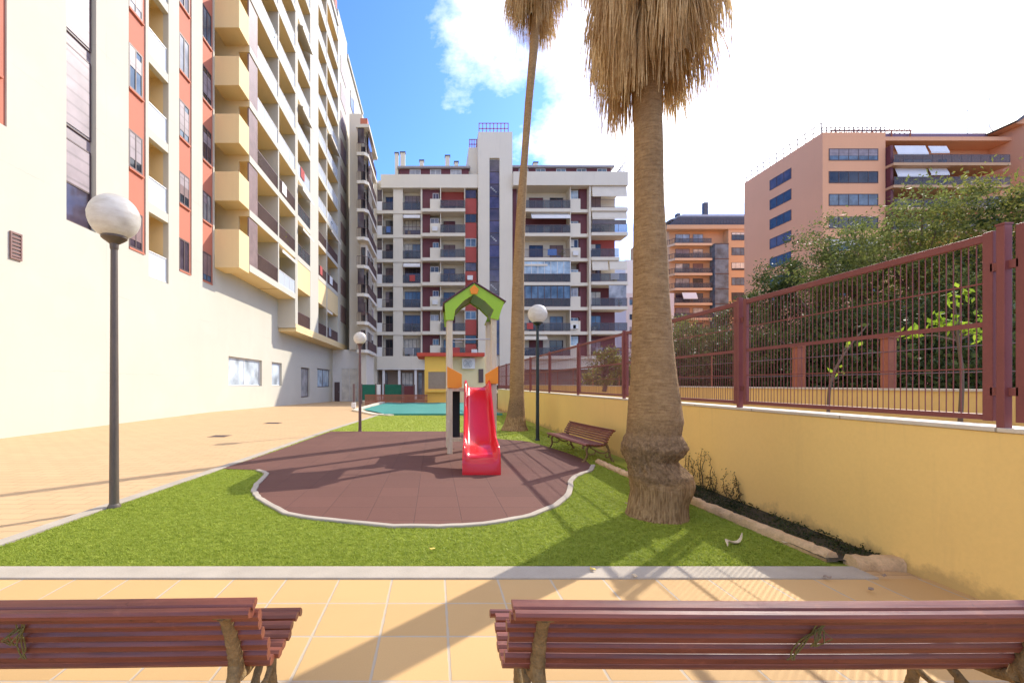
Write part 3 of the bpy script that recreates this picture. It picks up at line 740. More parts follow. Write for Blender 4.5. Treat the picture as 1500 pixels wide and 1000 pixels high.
def awning(parent, pl, c, u0, u1, ztop, drop, out, mat=AWN):
    mb = MB(); th = .03
    def P(u, w, z):
        return (u, c-w, z) if pl == 'S' else ((c+w, u, z) if pl == 'E' else (c-w, u, z))
    a = [P(u0,0,ztop),P(u1,0,ztop),P(u1,out,ztop-drop),P(u0,out,ztop-drop)]; b = [P(u0,0,ztop-th),P(u1,0,ztop-th),P(u1,out,ztop-drop-th),P(u0,out,ztop-drop-th)]
    mb.add(a+b, [(0,1,2,3),(7,6,5,4),(0,4,5,1),(1,5,6,2),(2,6,7,3),(3,7,4,0)])
    mb.face(pl, c, u0, u1, ztop-drop-.22, ztop-drop-th-.005, out-.02, out)
    return mb.build('awning', mat, parent)

# ------------------------------------------------------------------ left apartment block
lb = thing('apartment_block', 'tall cream apartment block with brick red window strips and yellow balconies, filling the left side', 'building', (-12, 24, 0))
S = 3.15
mb = MB()
XA = -12.0
zT = 30
mb.box(XA-.25, XA, -6, 18.95, -.3, 6.85).box(XA-.25, XA, 18.95, 20.36, -.3, 6.0).box(XA-.25, XA, 20.36, 24.6, -.3, 6.85)
mb.box(XA-.25, XA, -6, 11.2, 6.85, zT).box(XA-.25, XA, 11.2, 12.65, 6.85, 8.7)
for a, b in ((12.65,14.7),(16.0,17.7),(18.75,18.95),(20.36,21.2),(22.3,23.35),(24.48,24.62)): mb.box(XA-.25, XA, a, b, 6.85, zT)
# ground wall under the overhang with window holes
holes = [(26.3,31.4,1.35,3.12),(33.3,35.5,1.35,3.12),(40.6,43.4,.25,3.0),(46.3,52.0,1.15,3.1)]
ycur = 24.6
for (a, b, z0, z1) in holes:
    mb.box(XA-.25, XA, ycur, a, -1, 8.6); mb.box(XA-.25, XA, a, b, -1, z0); mb.box(XA-.25, XA, a, b, z1, 8.6); ycur = b
mb.box(XA-.25, XA, ycur, 55, -1, 8.6)
mb.build('wall', CREAMW, lb)
MB().box(-26, XA-1.9, -6, 70, -1, 41).build('inner_wall', BALC, lb)
for (a, b, z0, z1), g in zip(holes, (MILKGLASS, MILKGLASS, GLASSES[2], GLASSBLUE)):
    window(lb, 'E', XA-.22, a+.02, b-.02, z0+.02, z1-.02, g, FRAMEW if b < 40 else FRAME, 2 if b-a > 3 else 1, .07, .06)
# red window strips
for (a, b, zb) in ((11.2,12.65,8.7),(17.7,18.75,6.85),(21.2,22.3,6.85),(23.35,24.48,6.85)):
    MB().box(XA-.3, XA-.05, a, b, zb, zT).build('red_strip', REDW, lb)
    for k in range(7):
        z0 = 6.9+S*k
        if z0 < zb: continue
        w = window(lb, 'E', XA-.05, a+.02, b-.2, z0, z0+(1.5 if k < 2 else 1.75), [GLASSES[0],GLASSES[3],GLASSES[2],GLASSES[1]][(k*3+int(a)) % 4], FRAME, 2, .07, .05)
        if (k+int(a)) % 3 != 0:
            MB().box(XA-.015, XA-.005, a+.09, b-.27, z0+(.9 if (k+int(a)) % 3 == 1 else .35), z0+1.42).build('blind', GREYSH if k > 0 else BROWNSH, lb)
        MB().box(XA-.049, XA+.03, a+.02, b-.12, z0-.08, z0-.005).build('sill', REDW, lb)
# tall shuttered window
MB().box(XA-.3, XA-.2, 14.7, 16.0, 6.85, zT).build('shutter_strip', GREYSH, lb)
for k in range(7):
    z0 = 6.9+S*k
    window(lb, 'E', XA-.20, 14.74, 15.96, z0, z0+2.75, GLASSES[3] if k == 0 else GLASSES[2], FRAME, 1, .05, .05, z0+1.3)
    MB().box(XA-.165, XA-.145, 14.82, 15.88, z0+(1.32 if k == 0 else .1), z0+2.68).build('roller_shutter', GREYSH, lb)
# recessed loggias
for k in range(7):
    z = 6.0+S*k
    MB().box(XA-.25, XA-.01, 18.95, 20.36, z+2.75, z+S-.005).build('lintel', CREAM, lb)
    mb2 = MB().box(XA-1.9, XA-.25, 18.95, 20.36, z-.15, z).box(XA-1.85, XA-.25, 18.80, 18.95, z, z+S-.15).box(XA-1.85, XA-.25, 20.36, 20.55, z, z+S-.15); mb2.build('loggia', BALC, lb)
    railing(lb, 'E', XA-.12, 18.98, 20.33, z, 1.15, 'frost')
    window(lb, 'E', XA-1.9, 19.2, 20.1, z+.05, z+2.2, GLASSES[1], FRAME, 2)
# louvred vent low on the wall
vt = MB()
vy0, vy1, vz0, vz1 = 12.72, 13.08, 5.05, 5.82
vt.box(XA+.001, XA+.05, vy0, vy1, vz0, vz0+.05).box(XA+.001, XA+.05, vy0, vy1, vz1-.05, vz1).box(XA+.001, XA+.05, vy0, vy0+.04, vz0+.05, vz1-.05).box(XA+.001, XA+.05, vy1-.04, vy1, vz0+.05, vz1-.05)
for k in range(6): z = vz0+.08+.105*k; vt.box(XA+.003, XA+.04, vy0+.04, vy1-.04, z, z+.06)
vt.build('vent_grille', plain('brown_grille', (.22,.12,.10), .6, .1), lb)
# projecting balcony front
XB = -10.66; XL = XB-1.5
MB().box(-25, XL, 26.2, 54.9, 5.9, 40.9).build('loggia_back_wall', BALC, lb)
segs = [(27.27,30.75),(30.95,34.55),(35.15,38.7),(41.4,44.6),(44.9,49.9)]
SLABS = [];  pil = MB(); SB_ = lambda *q: MB().box(*q).build('floor_slab', BALC, lb)
pil.box(XA-1.8, XB+.01, 30.75, 30.95, 8.35, 41).box(XA-1.8, XB+.01, 34.55, 34.75, 5.8, 41).box(XA-1.8, XB+.02, 34.75, 35.15, 5.8, 41).box(XA-1.8, XB+.02, 38.7, 41.4, 5.8, 41.4).box(XA-1.8, XB+.01, 44.6, 44.9, 5.8, 41)
pil.box(XA-1.8, XB+.02, 49.9, 55.0, 5.8, 43.0).box(XA-1.8, XB-.05, 55.0, 67, -1, 41.4)
nF = 11
for k in range(nF):
    z = 8.0+S*k; zt = 8.36+S*k
    # block balcony at the start
    b = 7.85 if k == 0 else z+.38-.0+S*0 - .03
    MB().prism([(XA-.02,24.62),(XB,24.62),(XB,25.95),(XB-.18,25.95),(XB-.18,24.80),(XA-.02,24.80)], lambda p, d: (p[0],p[1],d), b, z+1.95).build('balcony_parapet', BALC, lb, None, .015)
    MB().box(XA-.02, XB-.182, 24.802, 25.95, b+.003, b+.3).build('balcony_floor', BALC, lb)
    MB().box(XA-1.8, XB-.6, 25.95, 26.1, zt, z+S).build('screen_wall', BALC, lb)
    MB().box(XB-.10, XB-.02, 25.97, 27.25, zt-.3+.005, z+S-.06).build('shutter_panel', BROWNSH, lb)
    for i, (y0, y1) in enumerate(segs):
        if i > 1 and k == 0: continue
        if i == 0: SB_(XA-1.8, XB, 25.95, 30.75, z, zt)
        elif i == 1: SB_(XA-1.8, XB, 30.95, 34.55, z, zt)
        else: SB_(XA-1.8, XB, y0, y1, z, zt)
        kind = 'frost' if (k >= 3 or (i == 1 and k == 0)) else ('bars' if random.random() < .6 else 'glass')
        if i == 2 and k in (1,2): kind = 'glass'
        railing(lb, 'E', XB-.07, y0+.02, y1-.02, zt, 1.02, kind)
        if k < 9:
            window(lb, 'E', XL, y0+.9, y1-.9, zt+.05, zt+2.15, None, FRAME, 2)
    if k in (1,2,4,6): awning(lb, 'E', XB-.5, 35.3, 38.5, z+S-.05, .5, .9, AWN if k != 2 else AWNW)
    if k in (2,5): awning(lb, 'E', XB-.4, 45.1, 49.7, z+S-.1, .4, .8, AWN)
    if k == 0: awning(lb, 'E', XB-.4, 31.1, 34.4, z+S-.1, .25, .6, AWN)
# extra lowest storey beyond the step
SB_(XA-1.8, XB+.02, 34.75, 55.0, 5.55, 5.8); SB_(XA-1.8, XB+.03, 34.62, 55.05, 5.8, 6.12)
for q0, q1 in segs[2:]: SB_(XA-1.8, XB, q0, q1, 9.0, 11.15)
for (y0, y1) in segs[2:]:
    railing(lb, 'E', XB-.07, y0+.02, y1-.02, 6.12, 1.05, 'bars'); window(lb, 'E', XL, y0+.8, y1-.9, 6.2, 8.4, None, FRAME, 2)
awning(lb, 'E', XB+.005, 42.0, 44.2, 8.95, .5, .7, AWN)
pil.build('pier', CREAM, lb)
# edge bands in cream on the slab noses
for k in range(nF):
    z = 8.0+S*k
    for q0, q1 in ((25.96,34.60),(35.15,38.7),(41.4,49.9)):
        if k > 0 or q0 < 30: MB().box(XB, XB+.03, q0, q1, z-.02, z+.38).build('slab_edge', CREAM, lb)
for k in range(10):
    z = 8.6+S*k
    MB().box(XB+.02, XB+.07, 51.2, 54.2, z, z+1.9).build('shutter_panel', BROWNSH, lb)
    window(lb, 'E', XB-.05, 57.5, 60.0, z, z+2.0, None, FRAME, 1)
MB().box(XA-6, XB+.12, 24.6, 49.8, 41.0, 41.5).box(XA-6, XB+.14, 55.05, 67.1, 41.4, 41.8).build('roof_parapet', CREAM, lb)
MB().box(XB-.9, XB-.2, 49.2, 50.4, 43.0, 44.2).build('chimney', plain('red_chimney', (.40,.10,.07), .8, .1), lb)
rl = MB()
for k in range(12): rl.box(XB-.10, XB-.06, 47.0+k*.26, 47.04+k*.26, 41.5, 42.5)
rl.box(XB-.10, XB-.06, 47, 49.9, 42.5, 42.56); rl.build('roof_railing', RAILMAT, lb)
# low end wing with a door
MB().box(-12.0, -8.3, 53.2, 57, -1, 5.54).build('end_wall', WHITEP, lb)
window(lb, 'S', 53.2, -11.0, -9.0, -.5, 3.4, CREAMSH, FRAMEW, 2, .08)
dr = MB().box(-11.75,-11.15,53.12,53.2,-.56,1.7).build('door', FRAME, lb); MB().box(-11.25,-11.21,53.06,53.12,.5,.62).build('handle', STEEL, dr)

# ------------------------------------------------------------------ balcony stack of the corner
cs = thing('corner_block', 'narrow stack of rounded dark balconies in the corner between left block and far block', 'building', (-8, 53, -.5))
mb = MB(); sb = MB(); ZC = [5.3+3.13*k for k in range(8)]
mb.box(-8.38, -7.7, 51.2, 57.4, -1, 30.2).box(-9.9, -8.38, 52.6, 57.3, 5.5, 33)
mb.build('wall', CREAMFAR, cs)
for k, z in enumerate(ZC):
    out = [(-8.6,50.0),(-7.75,50.0),(-7.35,50.5),(-7.28,57.2),(-7.8,57.2),(-8.6,51.25)]
    MB().prism(out, lambda p, d: (p[0],p[1],d), z-.35, z).build('floor_slab', CREAMFAR, cs)
    o = MB()
    for a, b in (((-8.58,50.05),(-7.78,50.05)),((-7.78,50.05),(-7.40,50.53)),((-7.40,50.53),(-7.33,57.1))):
        d = Vector((b[0]-a[0], b[1]-a[1])); n = max(2, int(d.length/.16))
        o.tube([(a[0],a[1],z+1.0),(b[0],b[1],z+1.0)], .03, 4)
        for i in range(n+1): x, y = a[0]+d.x*i/n, a[1]+d.y*i/n; o.box(x-.015,x+.015,y-.015,y+.015,z,z+1.0)
    o.build('balcony_railing', RAILMAT, cs)
    window(cs, 'S', 51.19, -8.3, -7.8, z+.05, z+2.3, GLASSES[0], FRAME, 1)
    if k not in (0,3): MB().box(-8.5,-7.8,50.1,50.14,z+1.05,z+2.74).box(-7.42,-7.38,50.7,53.5,z+1.05,z+2.74).build('balcony_glazing', GLASSES[3], cs)
    window(cs, 'E', -7.70, 52.0, 54.2, z+.1, z+2.2, None, FRAME, 2); window(cs, 'E', -7.70, 55.0, 56.6, z+.1, z+2.2, None, FRAME, 1)
MB().box(-8.65,-7.2,49.9,57.3,29.9,30.25).build('roof_slab', CREAMFAR, cs)
MB().box(-8.3,-7.5,50.6,52.6,30.25,31.3).build('roof_box', REDW, cs)

# ------------------------------------------------------------------ far apartment block
YF = 66.0; K = YF/F; U = K/.0871
fx = lambda px: (px-CX)*K
fz = lambda py: H+(CY-py)*K
fb = thing('apartment_block', 'pale seven storey apartment block with stair tower and maroon panels closing the far end', 'building', (fx(730), YF, -.62))
zk = [fz(521.5-35.5*k) for k in range(7)]; ST = 35.5*K
YB = YF+1.5
mb = MB()
mb.box(fx(552), fx(700), YB, YF+14, zk[0]-.46, fz(257.6)).box(fx(749), fx(915)-1.4, YB, YF+14, zk[0]-.46, fz(257.6))
mb.box(fx(530), fx(552), YB-1, YF+10, -.9, fz(262)).build('rear_wall', CREAMFAR, fb)
mb = MB()
for a, b in ((576,590),(616.2,618.6)): mb.box(fx(a), fx(b), YF, YB, zk[0]-.46, fz(276.5))
mb.box(fx(860), fx(862.6), YF-.9, YB, zk[0]-.46, fz(276.5)).box(fx(833.2), fx(834.4), YF-.6, YB, zk[0]-.46, fz(276.5))
mb.box(fx(552), fx(698), YF-.15, YB, fz(540), zk[0]-.46).box(fx(750), fx(915), YF-.15, YB, fz(540), zk[0]-.46)
mb.build('pier', CREAMFAR, fb)
MB().box(fx(558), fx(700)-.01, YF-.35, YF+14, fz(276.5), fz(257)).box(fx(749.7)+.01, fx(915), YF-1.2, YF+14, fz(276.5), fz(257)).build('roof_parapet', CREAMFAR, fb)
# stair tower
tb = MB().box(fx(700), fx(716.4), YF-.5, YF+8, -.6, fz(196)).box(fx(731), fx(749.7), YF-.5, YF+8, -.6, fz(196)).box(fx(716.4), fx(731), YF-.5, YF+8, fz(234), fz(196)).box(fx(716.4), fx(731), YF-.2, YF+8, -.6, fz(234)).box(fx(687), fx(700), YF+1, YF+8, fz(257.6), fz(211))
tw_ = tb.build('stair_tower', CREAMFAR, fb)
k = 0; z = zk[0]+.2
while z < fz(236):
    st_ = MB().box(fx(716.6), fx(730.8), YF-.34, YF-.21, z, z+ST*.5-.04); o = st_.build('stair_window', STAIRGLASS if k % 2 == 0 else GLASSES[3], fb)
    MB().box(fx(716.5), fx(730.9), YF-.4, YF-.345, z-.06, z+.0*U).build('transom', FRAME, o)
    if k % 4 == 1:
        d = MB()
        for q in range(4): d.box(fx(718+2.2*q), fx(720.5+2.2*q), YF-.37, YF-.345, z+1.0*U-.22*q, z+1.18*U-.22*q)
        d.build('stair_flight', GLASSES[2], o)
    z += ST*.5; k += 1
r = MB()
def rail_box(mbx, x0, x1, y0, y1, z0, z1, n):
    for q in range(n+1):
        x = x0+(x1-x0)*q/n; mbx.box(x-.05, x+.05, y0, y0+.08, z0, z1)
    for zz_ in (z0+.45*(z1-z0), z1): mbx.box(x0-.05, x1+.05, y0, y0+.09, zz_-.07, zz_+.01)
rail_box(r, fx(701.5), fx(744), YF-.3, 0, fz(196), fz(182), 8); rail_box(r, fx(688.5), fx(699), YF+1.1, 0, fz(211), fz(198), 4)
r.build('roof_railing', REDFAR, fb)
MB().box(fx(714), fx(738), YF+2, YF+5, fz(196), fz(186)).build('roof_box', REDFAR, fb)
# penthouse
MB().box(fx(585), fx(687), YF+.3, YF+9, fz(257), fz(246.3)).box(fx(750), fx(895), YF+.1, YF+9, fz(257), fz(246.3)).build('penthouse_wall', MAROON, fb)
MB().box(fx(582), fx(689), YF-.1, YF+10, fz(246.3), fz(243.5)).box(fx(750), fx(899), YF-.3, YF+10, fz(246.3), fz(243.5)).build('penthouse_roof', plain('grey_flat_roof', (.33,.30,.30), .8, .1), fb)
for a in (760, 785, 815, 845, 875): window(fb, 'S', YF+.1, fx(a), fx(a+14), fz(256.5), fz(247), GLASSES[1], FRAMEW, 2)
for a in (600, 630, 660): window(fb, 'S', YF+.3, fx(a), fx(a+16), fz(256.5), fz(247), GLASSES[2], FRAMEW, 2)
for (a, b, t_) in ((578,583,222),(586,593,221),(614.5,620.5,233),(652.5,659,226),(666,671.5,235),(783,789,236)):
    c = MB().box(fx(a), fx(b), YF+.5, YF+1.1, fz(244) if a > 584 else fz(257), fz(t_)).build('chimney', CREAMFAR, fb)
    MB().box(fx(a)-.08, fx(b)+.08, YF+.42, YF+1.18, fz(t_), fz(t_)+.14).build('chimney_cap', ROOFD, c)
pg = MB()
for q in range(7): pg.tube([(fx(899+q*2.3), YF-.5, fz(257)), (fx(903+q*2.0), YF-.5, fz(253)+.3*q)], .06, 4)
pg.tube([(fx(899), YF-.5, fz(252)), (fx(915), YF-.5, fz(231))], .06, 4); pg.build('roof_trellis', RAILMAT, fb)
# floors
for k, z in enumerate(zk):
    zc = z+ST-.46                               # underside of the slab above
    if k == 6: zc = fz(276.5)
    for p0, p1, d_ in ((552,618.6,.1),(618.6,681,.85),(757,833.4,.85),(834.4,860,.5),(862.6,915 if k != 4 else 903,1.15)): MB().box(fx(p0), fx(p1), YF-d_, YB, z-.46, z).build('floor_slab', CREAMFAR, fb)
    # c0 narrow window and white panel, c1 loggia
    MB().box(fx(552.3), fx(559.6), YF-.05, YB-.1, z, z+1.15*U).build('white_panel', WHITEP, fb)
    window(fb, 'S', YF+.5, fx(552.3), fx(559.6), z+1.15*U, zc, GLASSES[3], FRAME, 1)
    window(fb, 'S', YB, fx(563.5), fx(574.5), z+.05*U, z+2.25*U, GLASSES[0], FRAME, 2); railing(fb, 'S', YF, fx(560.2), fx(575.8), z, 1.05*U, random.choice(['glass','glass','bars']))
    MB().box(fx(559.7), fx(560.3), YF+.0, YB, z, zc).build('fin', CREAMFAR, fb)
    # c2
    window(fb, 'S', YB, fx(592), fx(615.5), z+.05*U, zc-.4*U, GLASSES[(k*2+1) % 4], FRAME, 4); railing(fb, 'S', YF, fx(590.2), fx(616), z, 1.05*U, random.choice(['glass','glass','bars']))
    if k in (3,5): awning(fb, 'S', YF+.25, fx(591), fx(615.5), zc-.02*U, .55, .7, AWNW)
    # c3 maroon wall and stepped block
    MB().box(fx(618.7), fx(630), YF+.25, YB-.01, z, zc).build('maroon_wall', MAROON, fb)
    MB().box(fx(630), fx(644.6), YF-.4, YB-.02, z, z+1.35*U).build('stepped_block', CREAMFAR, fb)
    if k % 2 == 0: MB().box(fx(630.1), fx(643.5), YF+.3, YB-.02, z+1.36*U, zc-.01*U).build('maroon_wall', MAROON, fb)
    window(fb, 'S', YF+.28, fx(634 if k % 2 == 0 else 630.5), fx(643), z+1.45*U, zc-.5*U, GLASSES[(k+1) % 4], FRAMEW, 2)
    # c4 balcony
    for p0, p1 in ((644.7,646),(680.3,681.2)): MB().box(fx(p0), fx(p1), YF-.3, YB, z, zc).build('fin', CREAMFAR, fb)
    if k == 6: MB().box(fx(646.2), fx(680), YB-.3, YB-.01, z+1.0*U, zc).build('red_blind', REDFAR, fb)
    window(fb, 'S', YB-.0, fx(650), fx(667.5), z+.05*U, z+2.2*U, [GLASSES[1],MAROON,GLASSES[0],GLASSES[3]][k % 4], FRAME, 2)
    railing(fb, 'S', YF-.8, fx(645), fx(681), z, 1.05*U, random.choice(['glass','glass','bars']))
    # c5 red strip
    MB().box(fx(681.4), fx(698), YF+.05, YB-.1, z-.46, z+1.55*U).build('red_wall', REDFAR, fb)
    window(fb, 'S', YF+.12, fx(681.8), fx(697.6), z+1.6*U, z+ST-.5, GLASSES[[0,1,2,3,1,0,3][k]], FRAMEW if k in (1,4) else FRAME, 2)
    # c6
    MB().box(fx(750), fx(757), YF+.1, YB-.01, z-.46, zc).build('maroon_wall', MAROON, fb)
    # cA
    if k in (2,3):
        mbx = MB().box(fx(758), fx(833), YF-.78, YF-.70, z+1.05*U, zc-.1*U); mbx.build('balcony_glazing', GLASSES[1] if k == 2 else GLASSBLUE, fb)
        fr = MB()
        for q in range(9): u = fx(758)+(fx(833)-fx(758))*q/8; fr.box(u-.04,u+.04,YF-.83,YF-.785,z+1.06*U,zc-.1*U)
        fr.build('glazing_bar', FRAME if k == 2 else FRAMEW, fb)
    else:
        for a, b in ((778,799),(809,829)): window(fb, 'S', YB, fx(a), fx(b), z+.05*U, z+2.15*U, [GLASSES[1],MAROON,GLASSES[0]][(k+a) % 3], FRAME, 2)
    railing(fb, 'S', YF-.8, fx(758), fx(833), z, 1.05*U, random.choice(['glass','glass','bars']))
    if k == 5: awning(fb, 'S', YF-.2, fx(777), fx(833), zc-.05*U, .75, .75, AWNW); MB().box(fx(758), fx(833), YB-.25, YB-.08, z+1.5*U, zc-.2*U).build('maroon_wall', MAROON, fb)
    if k in (0,3): awning(fb, 'S', YF-.3, fx(760), fx(800), zc-.05*U, .5, .6, AWN)
    # c7
    MB().box(fx(834.5), fx(848.8), YF-.45, YB-.02, z, z+1.35*U).build('stepped_block', CREAMFAR, fb)
    MB().box(fx(849), fx(859.9), YF+.1, YB-.02, z, zc).build('maroon_wall', MAROON, fb)
    window(fb, 'S', YF+.25, fx(835), fx(847.5), z+1.4*U, zc-.15*U if k % 2 == 0 else zc-.9*U, GLASSBLUE if k in (0,3,6) else GLASSES[k % 4], FRAMEW, 2)
    if k in (1,5): MB().box(fx(834.6), fx(849), YF+.1, YB-.02, zc-.85*U, zc).build('maroon_wall', MAROON, fb)
    # cB
    MB().box(fx(864), fx(905), YB-.4, YB-.02, z, zc).build('recess_wall', MAROON if k in (0,1,2) else (REDFAR if k == 4 else CREAMFAR), fb)
    window(fb, 'S', YB-.4, fx(868), fx(884), z+.05*U, z+2.2*U, GLASSES[k % 4], FRAME, 2)
    railing(fb, 'S', YF-1.1, fx(863), fx(914) if k != 4 else fx(902), z, 1.05*U, random.choice(['glass','glass','bars']))
    if k == 6: awning(fb, 'S', YF-.9, fx(864), fx(914), zc-.02*U, 1.35, .2, AWN)
    if k == 5: awning(fb, 'S', YF-.9, fx(864), fx(914), zc-.02*U, .95, .2, AWN); MB().box(fx(864), fx(913), YF-1.05, YF-1.0, z+1.05*U, zc-1.1*U).build('balcony_glazing', GLASSES[3], fb)
    if k == 3: awning(fb, 'S', YF-.9, fx(864), fx(887), zc-.02*U, 1.2, .2, AWN); awning(fb, 'S', YF-.9, fx(889), fx(914), zc-.02*U, 1.15, .25, AWN)
    if k == 2: MB().box(fx(888), fx(913), YF-1.05, YF-1.0, z+1.06*U, zc-.05*U).build('balcony_glazing', GLASSES[2], fb)
# balcony odds and ends
for k, a, w, h, mt in ((3,655,5,.8,TAUPE),(3,668,4,.7,LEAF2),(5,597,4,.7,TAUPE),(1,603,4,.9,WHITEP),(2,610,3,.7,TAUPE),(0,600,6,1.2,AWNW),(4,810,5,.6,EARTH),(3,900,5,.9,HUTC),(1,870,5,.8,AWNW),(0,770,6,.9,plain('blue_bin', (.03,.07,.2), .6, .1))):
    MB().box(fx(a), fx(a+w), YF+.2, YF+.7, zk[k], zk[k]+h).build('balcony_box', mt, fb, None, .08)
for k, a in ((0,690),(1,833)): 
    u = MB().box(fx(a), fx(a)+.85, YF-.75, YF-.45, zk[k]+.3, zk[k]+.95).build('air_conditioner', ACW, fb, None, .03)
# ground floor
MB().box(fx(552), fx(700)-.05, YF+2, YF+3, -1, fz(540)).box(fx(749.8), fx(915), YF+2, YF+3, -1, fz(540)).build('ground_floor_wall', TAUPE, fb)
MB().box(fx(552), fx(700)-.05, YF-.15, YF+2, fz(540)-.12, fz(540)-.005).build('soffit', WHITEP, fb)
for a, b in ((587,604),(557,566),(612,618)): window(fb, 'S', YF+2, fx(a), fx(b), -.7, fz(545), GLASSES[2], FRAME, 3)
for a in (560, 583, 607): MB().box(fx(a), fx(a)+.35, YF+.1, YF+.45, -.75, fz(540)-.125).build('column', WHITEP, fb)

# ------------------------------------------------------------------ distant slim building beyond the far block
db = thing('distant_building', 'faded pinkish building in the gap right of the far block', 'building', (40, 92, -.9))
MB().box(39.2, 49, 92, 105, -.95, 20.0).build('wall', PALEFAR, db); MB().box(39.5, 46, 93, 104, 20.0, 27.0).build('upper_wall', WHITEP, db)
for k in range(6):
    for q in range(3): window(db, 'S', 92, 39.8+q*3, 41.6+q*3, 2.5+3*k, 4.2+3*k, GLASSES[k % 4], FRAMEW, 2)

# ------------------------------------------------------------------ small orange block
YO = 93.0; KO = YO/F; ox = lambda px: (px-CX)*KO; oz = lambda py: H+(CY-py)*KO
ob = thing('apartment_block', 'small orange apartment block with rounded balconies, just right of the thick palm trunk', 'building', (ox(1035), YO, -.9))
MB().prism([(ox(986),YO+1.5),(ox(1120),YO+1.5),(ox(1120),YO+16),(ox(973),YO+16),(ox(973),YO+5)], lambda p, d: (p[0],p[1],d), -.95, oz(331)).build('rear_wall', ORANGE, ob)
MB().box(ox(1066.5), ox(1112), YO-.1, YO+2, -.9, oz(332)).build('front_wall', ORANGE, ob)
MB().box(ox(1046), ox(1066), YO-.3, YO+2, -.9, oz(357)).build('glass_strip', GLASSES[1], ob)
for q in range(8): MB().box(ox(1046), ox(1066.2), YO-.36, YO-.305, oz(357+21.9*q)-.15, oz(357+21.9*q)).build('glass_transom', FRAME, ob)
for k in range(9):
    y = 355.8-21.9+21.9*k; z = oz(y)
    out = [(ox(975),YO+4.5),(ox(989),YO+.1),(ox(1044),YO+.1),(ox(1044),YO+2),(ox(986),YO+2.5),(ox(975),YO+6)]
    if k > 0:
        MB().prism(out, lambda p, d: (p[0],p[1],d), z-.45, z).build('floor_slab', plain('pale_orange_slab', (.70,.47,.29), .8, .05) if k == 1 else bpy.data.materials['pale_orange_slab'], ob)
        railing(ob, 'S', YO+.2, ox(989), ox(1043), z, 1.05, 'glass')
        m_ = MB(); m_.tube([(ox(975.5),YO+4.5,z+1.0),(ox(989),YO+.15,z+1.0)], .05, 4)
        for q in range(9): s = q/8; m_.box(ox(975.5+13.5*s)-.03, ox(975.5+13.5*s)+.03, YO+4.5-4.3*s, YO+4.56-4.3*s, z, z+1.0)
        m_.build('corner_railing', RAILMAT, ob)
    if k < 8:
        z2 = oz(y)-3.09 if k else oz(355.8)
        for a, b in ((995,1016),(1021,1036)): window(ob, 'S', YO+1.5, ox(a), ox(b), oz(355.8+21.9*k)+.05, oz(355.8+21.9*k)+2.3, GLASSES[(k+a) % 4] if k else GLASSBLUE, FRAME, 2)
        window(ob, 'S', YO-.1, ox(1071), ox(1090), oz(355.8+21.9*k)+.5, oz(355.8+21.9*k)+2.1, GLASSES[(k) % 2], FRAME, 3)
awning(ob, 'S', YO+.3, ox(1000), ox(1021), oz(428), 1.2, .6, AWNW)
MB().box(ox(976), ox(1112), YO-.3, YO+1.5, oz(336), oz(330)).build('roof_parapet', ORANGE, ob)
MB().prism([(ox(985),oz(330)),(ox(1001),oz(312)),(ox(1110),oz(312)),(ox(1110),oz(330))], lambda p, d: (p[0],d,p[1]), YO+2, YO+12).build('roof', ROOFD, ob)
MB().prism([(ox(992),oz(314)),(ox(1012),oz(306)),(ox(1110),oz(306)),(ox(1110),oz(314))], lambda p, d: (p[0],d,p[1]), YO+3, YO+12).build('roof_top', plain('pale_metal_roof', (.42,.42,.44), .5, .1), ob)
m_ = MB(); rail_box(m_, ox(985), ox(1105), YO+.4, 0, oz(330), oz(320), 28); m_.build('roof_railing', ROOFD, ob)
for a, b, t_ in ((1011,1016,299),(1053,1059,282)): MB().box(ox(a), ox(b), YO+5, YO+6, oz(312), oz(t_)).build('chimney', ROOFD, ob)
MB().tube([(ox(1049.5),YO+5,oz(310)),(ox(1049.5),YO+5,oz(266))], .06, 5).build('antenna', STEEL, ob)

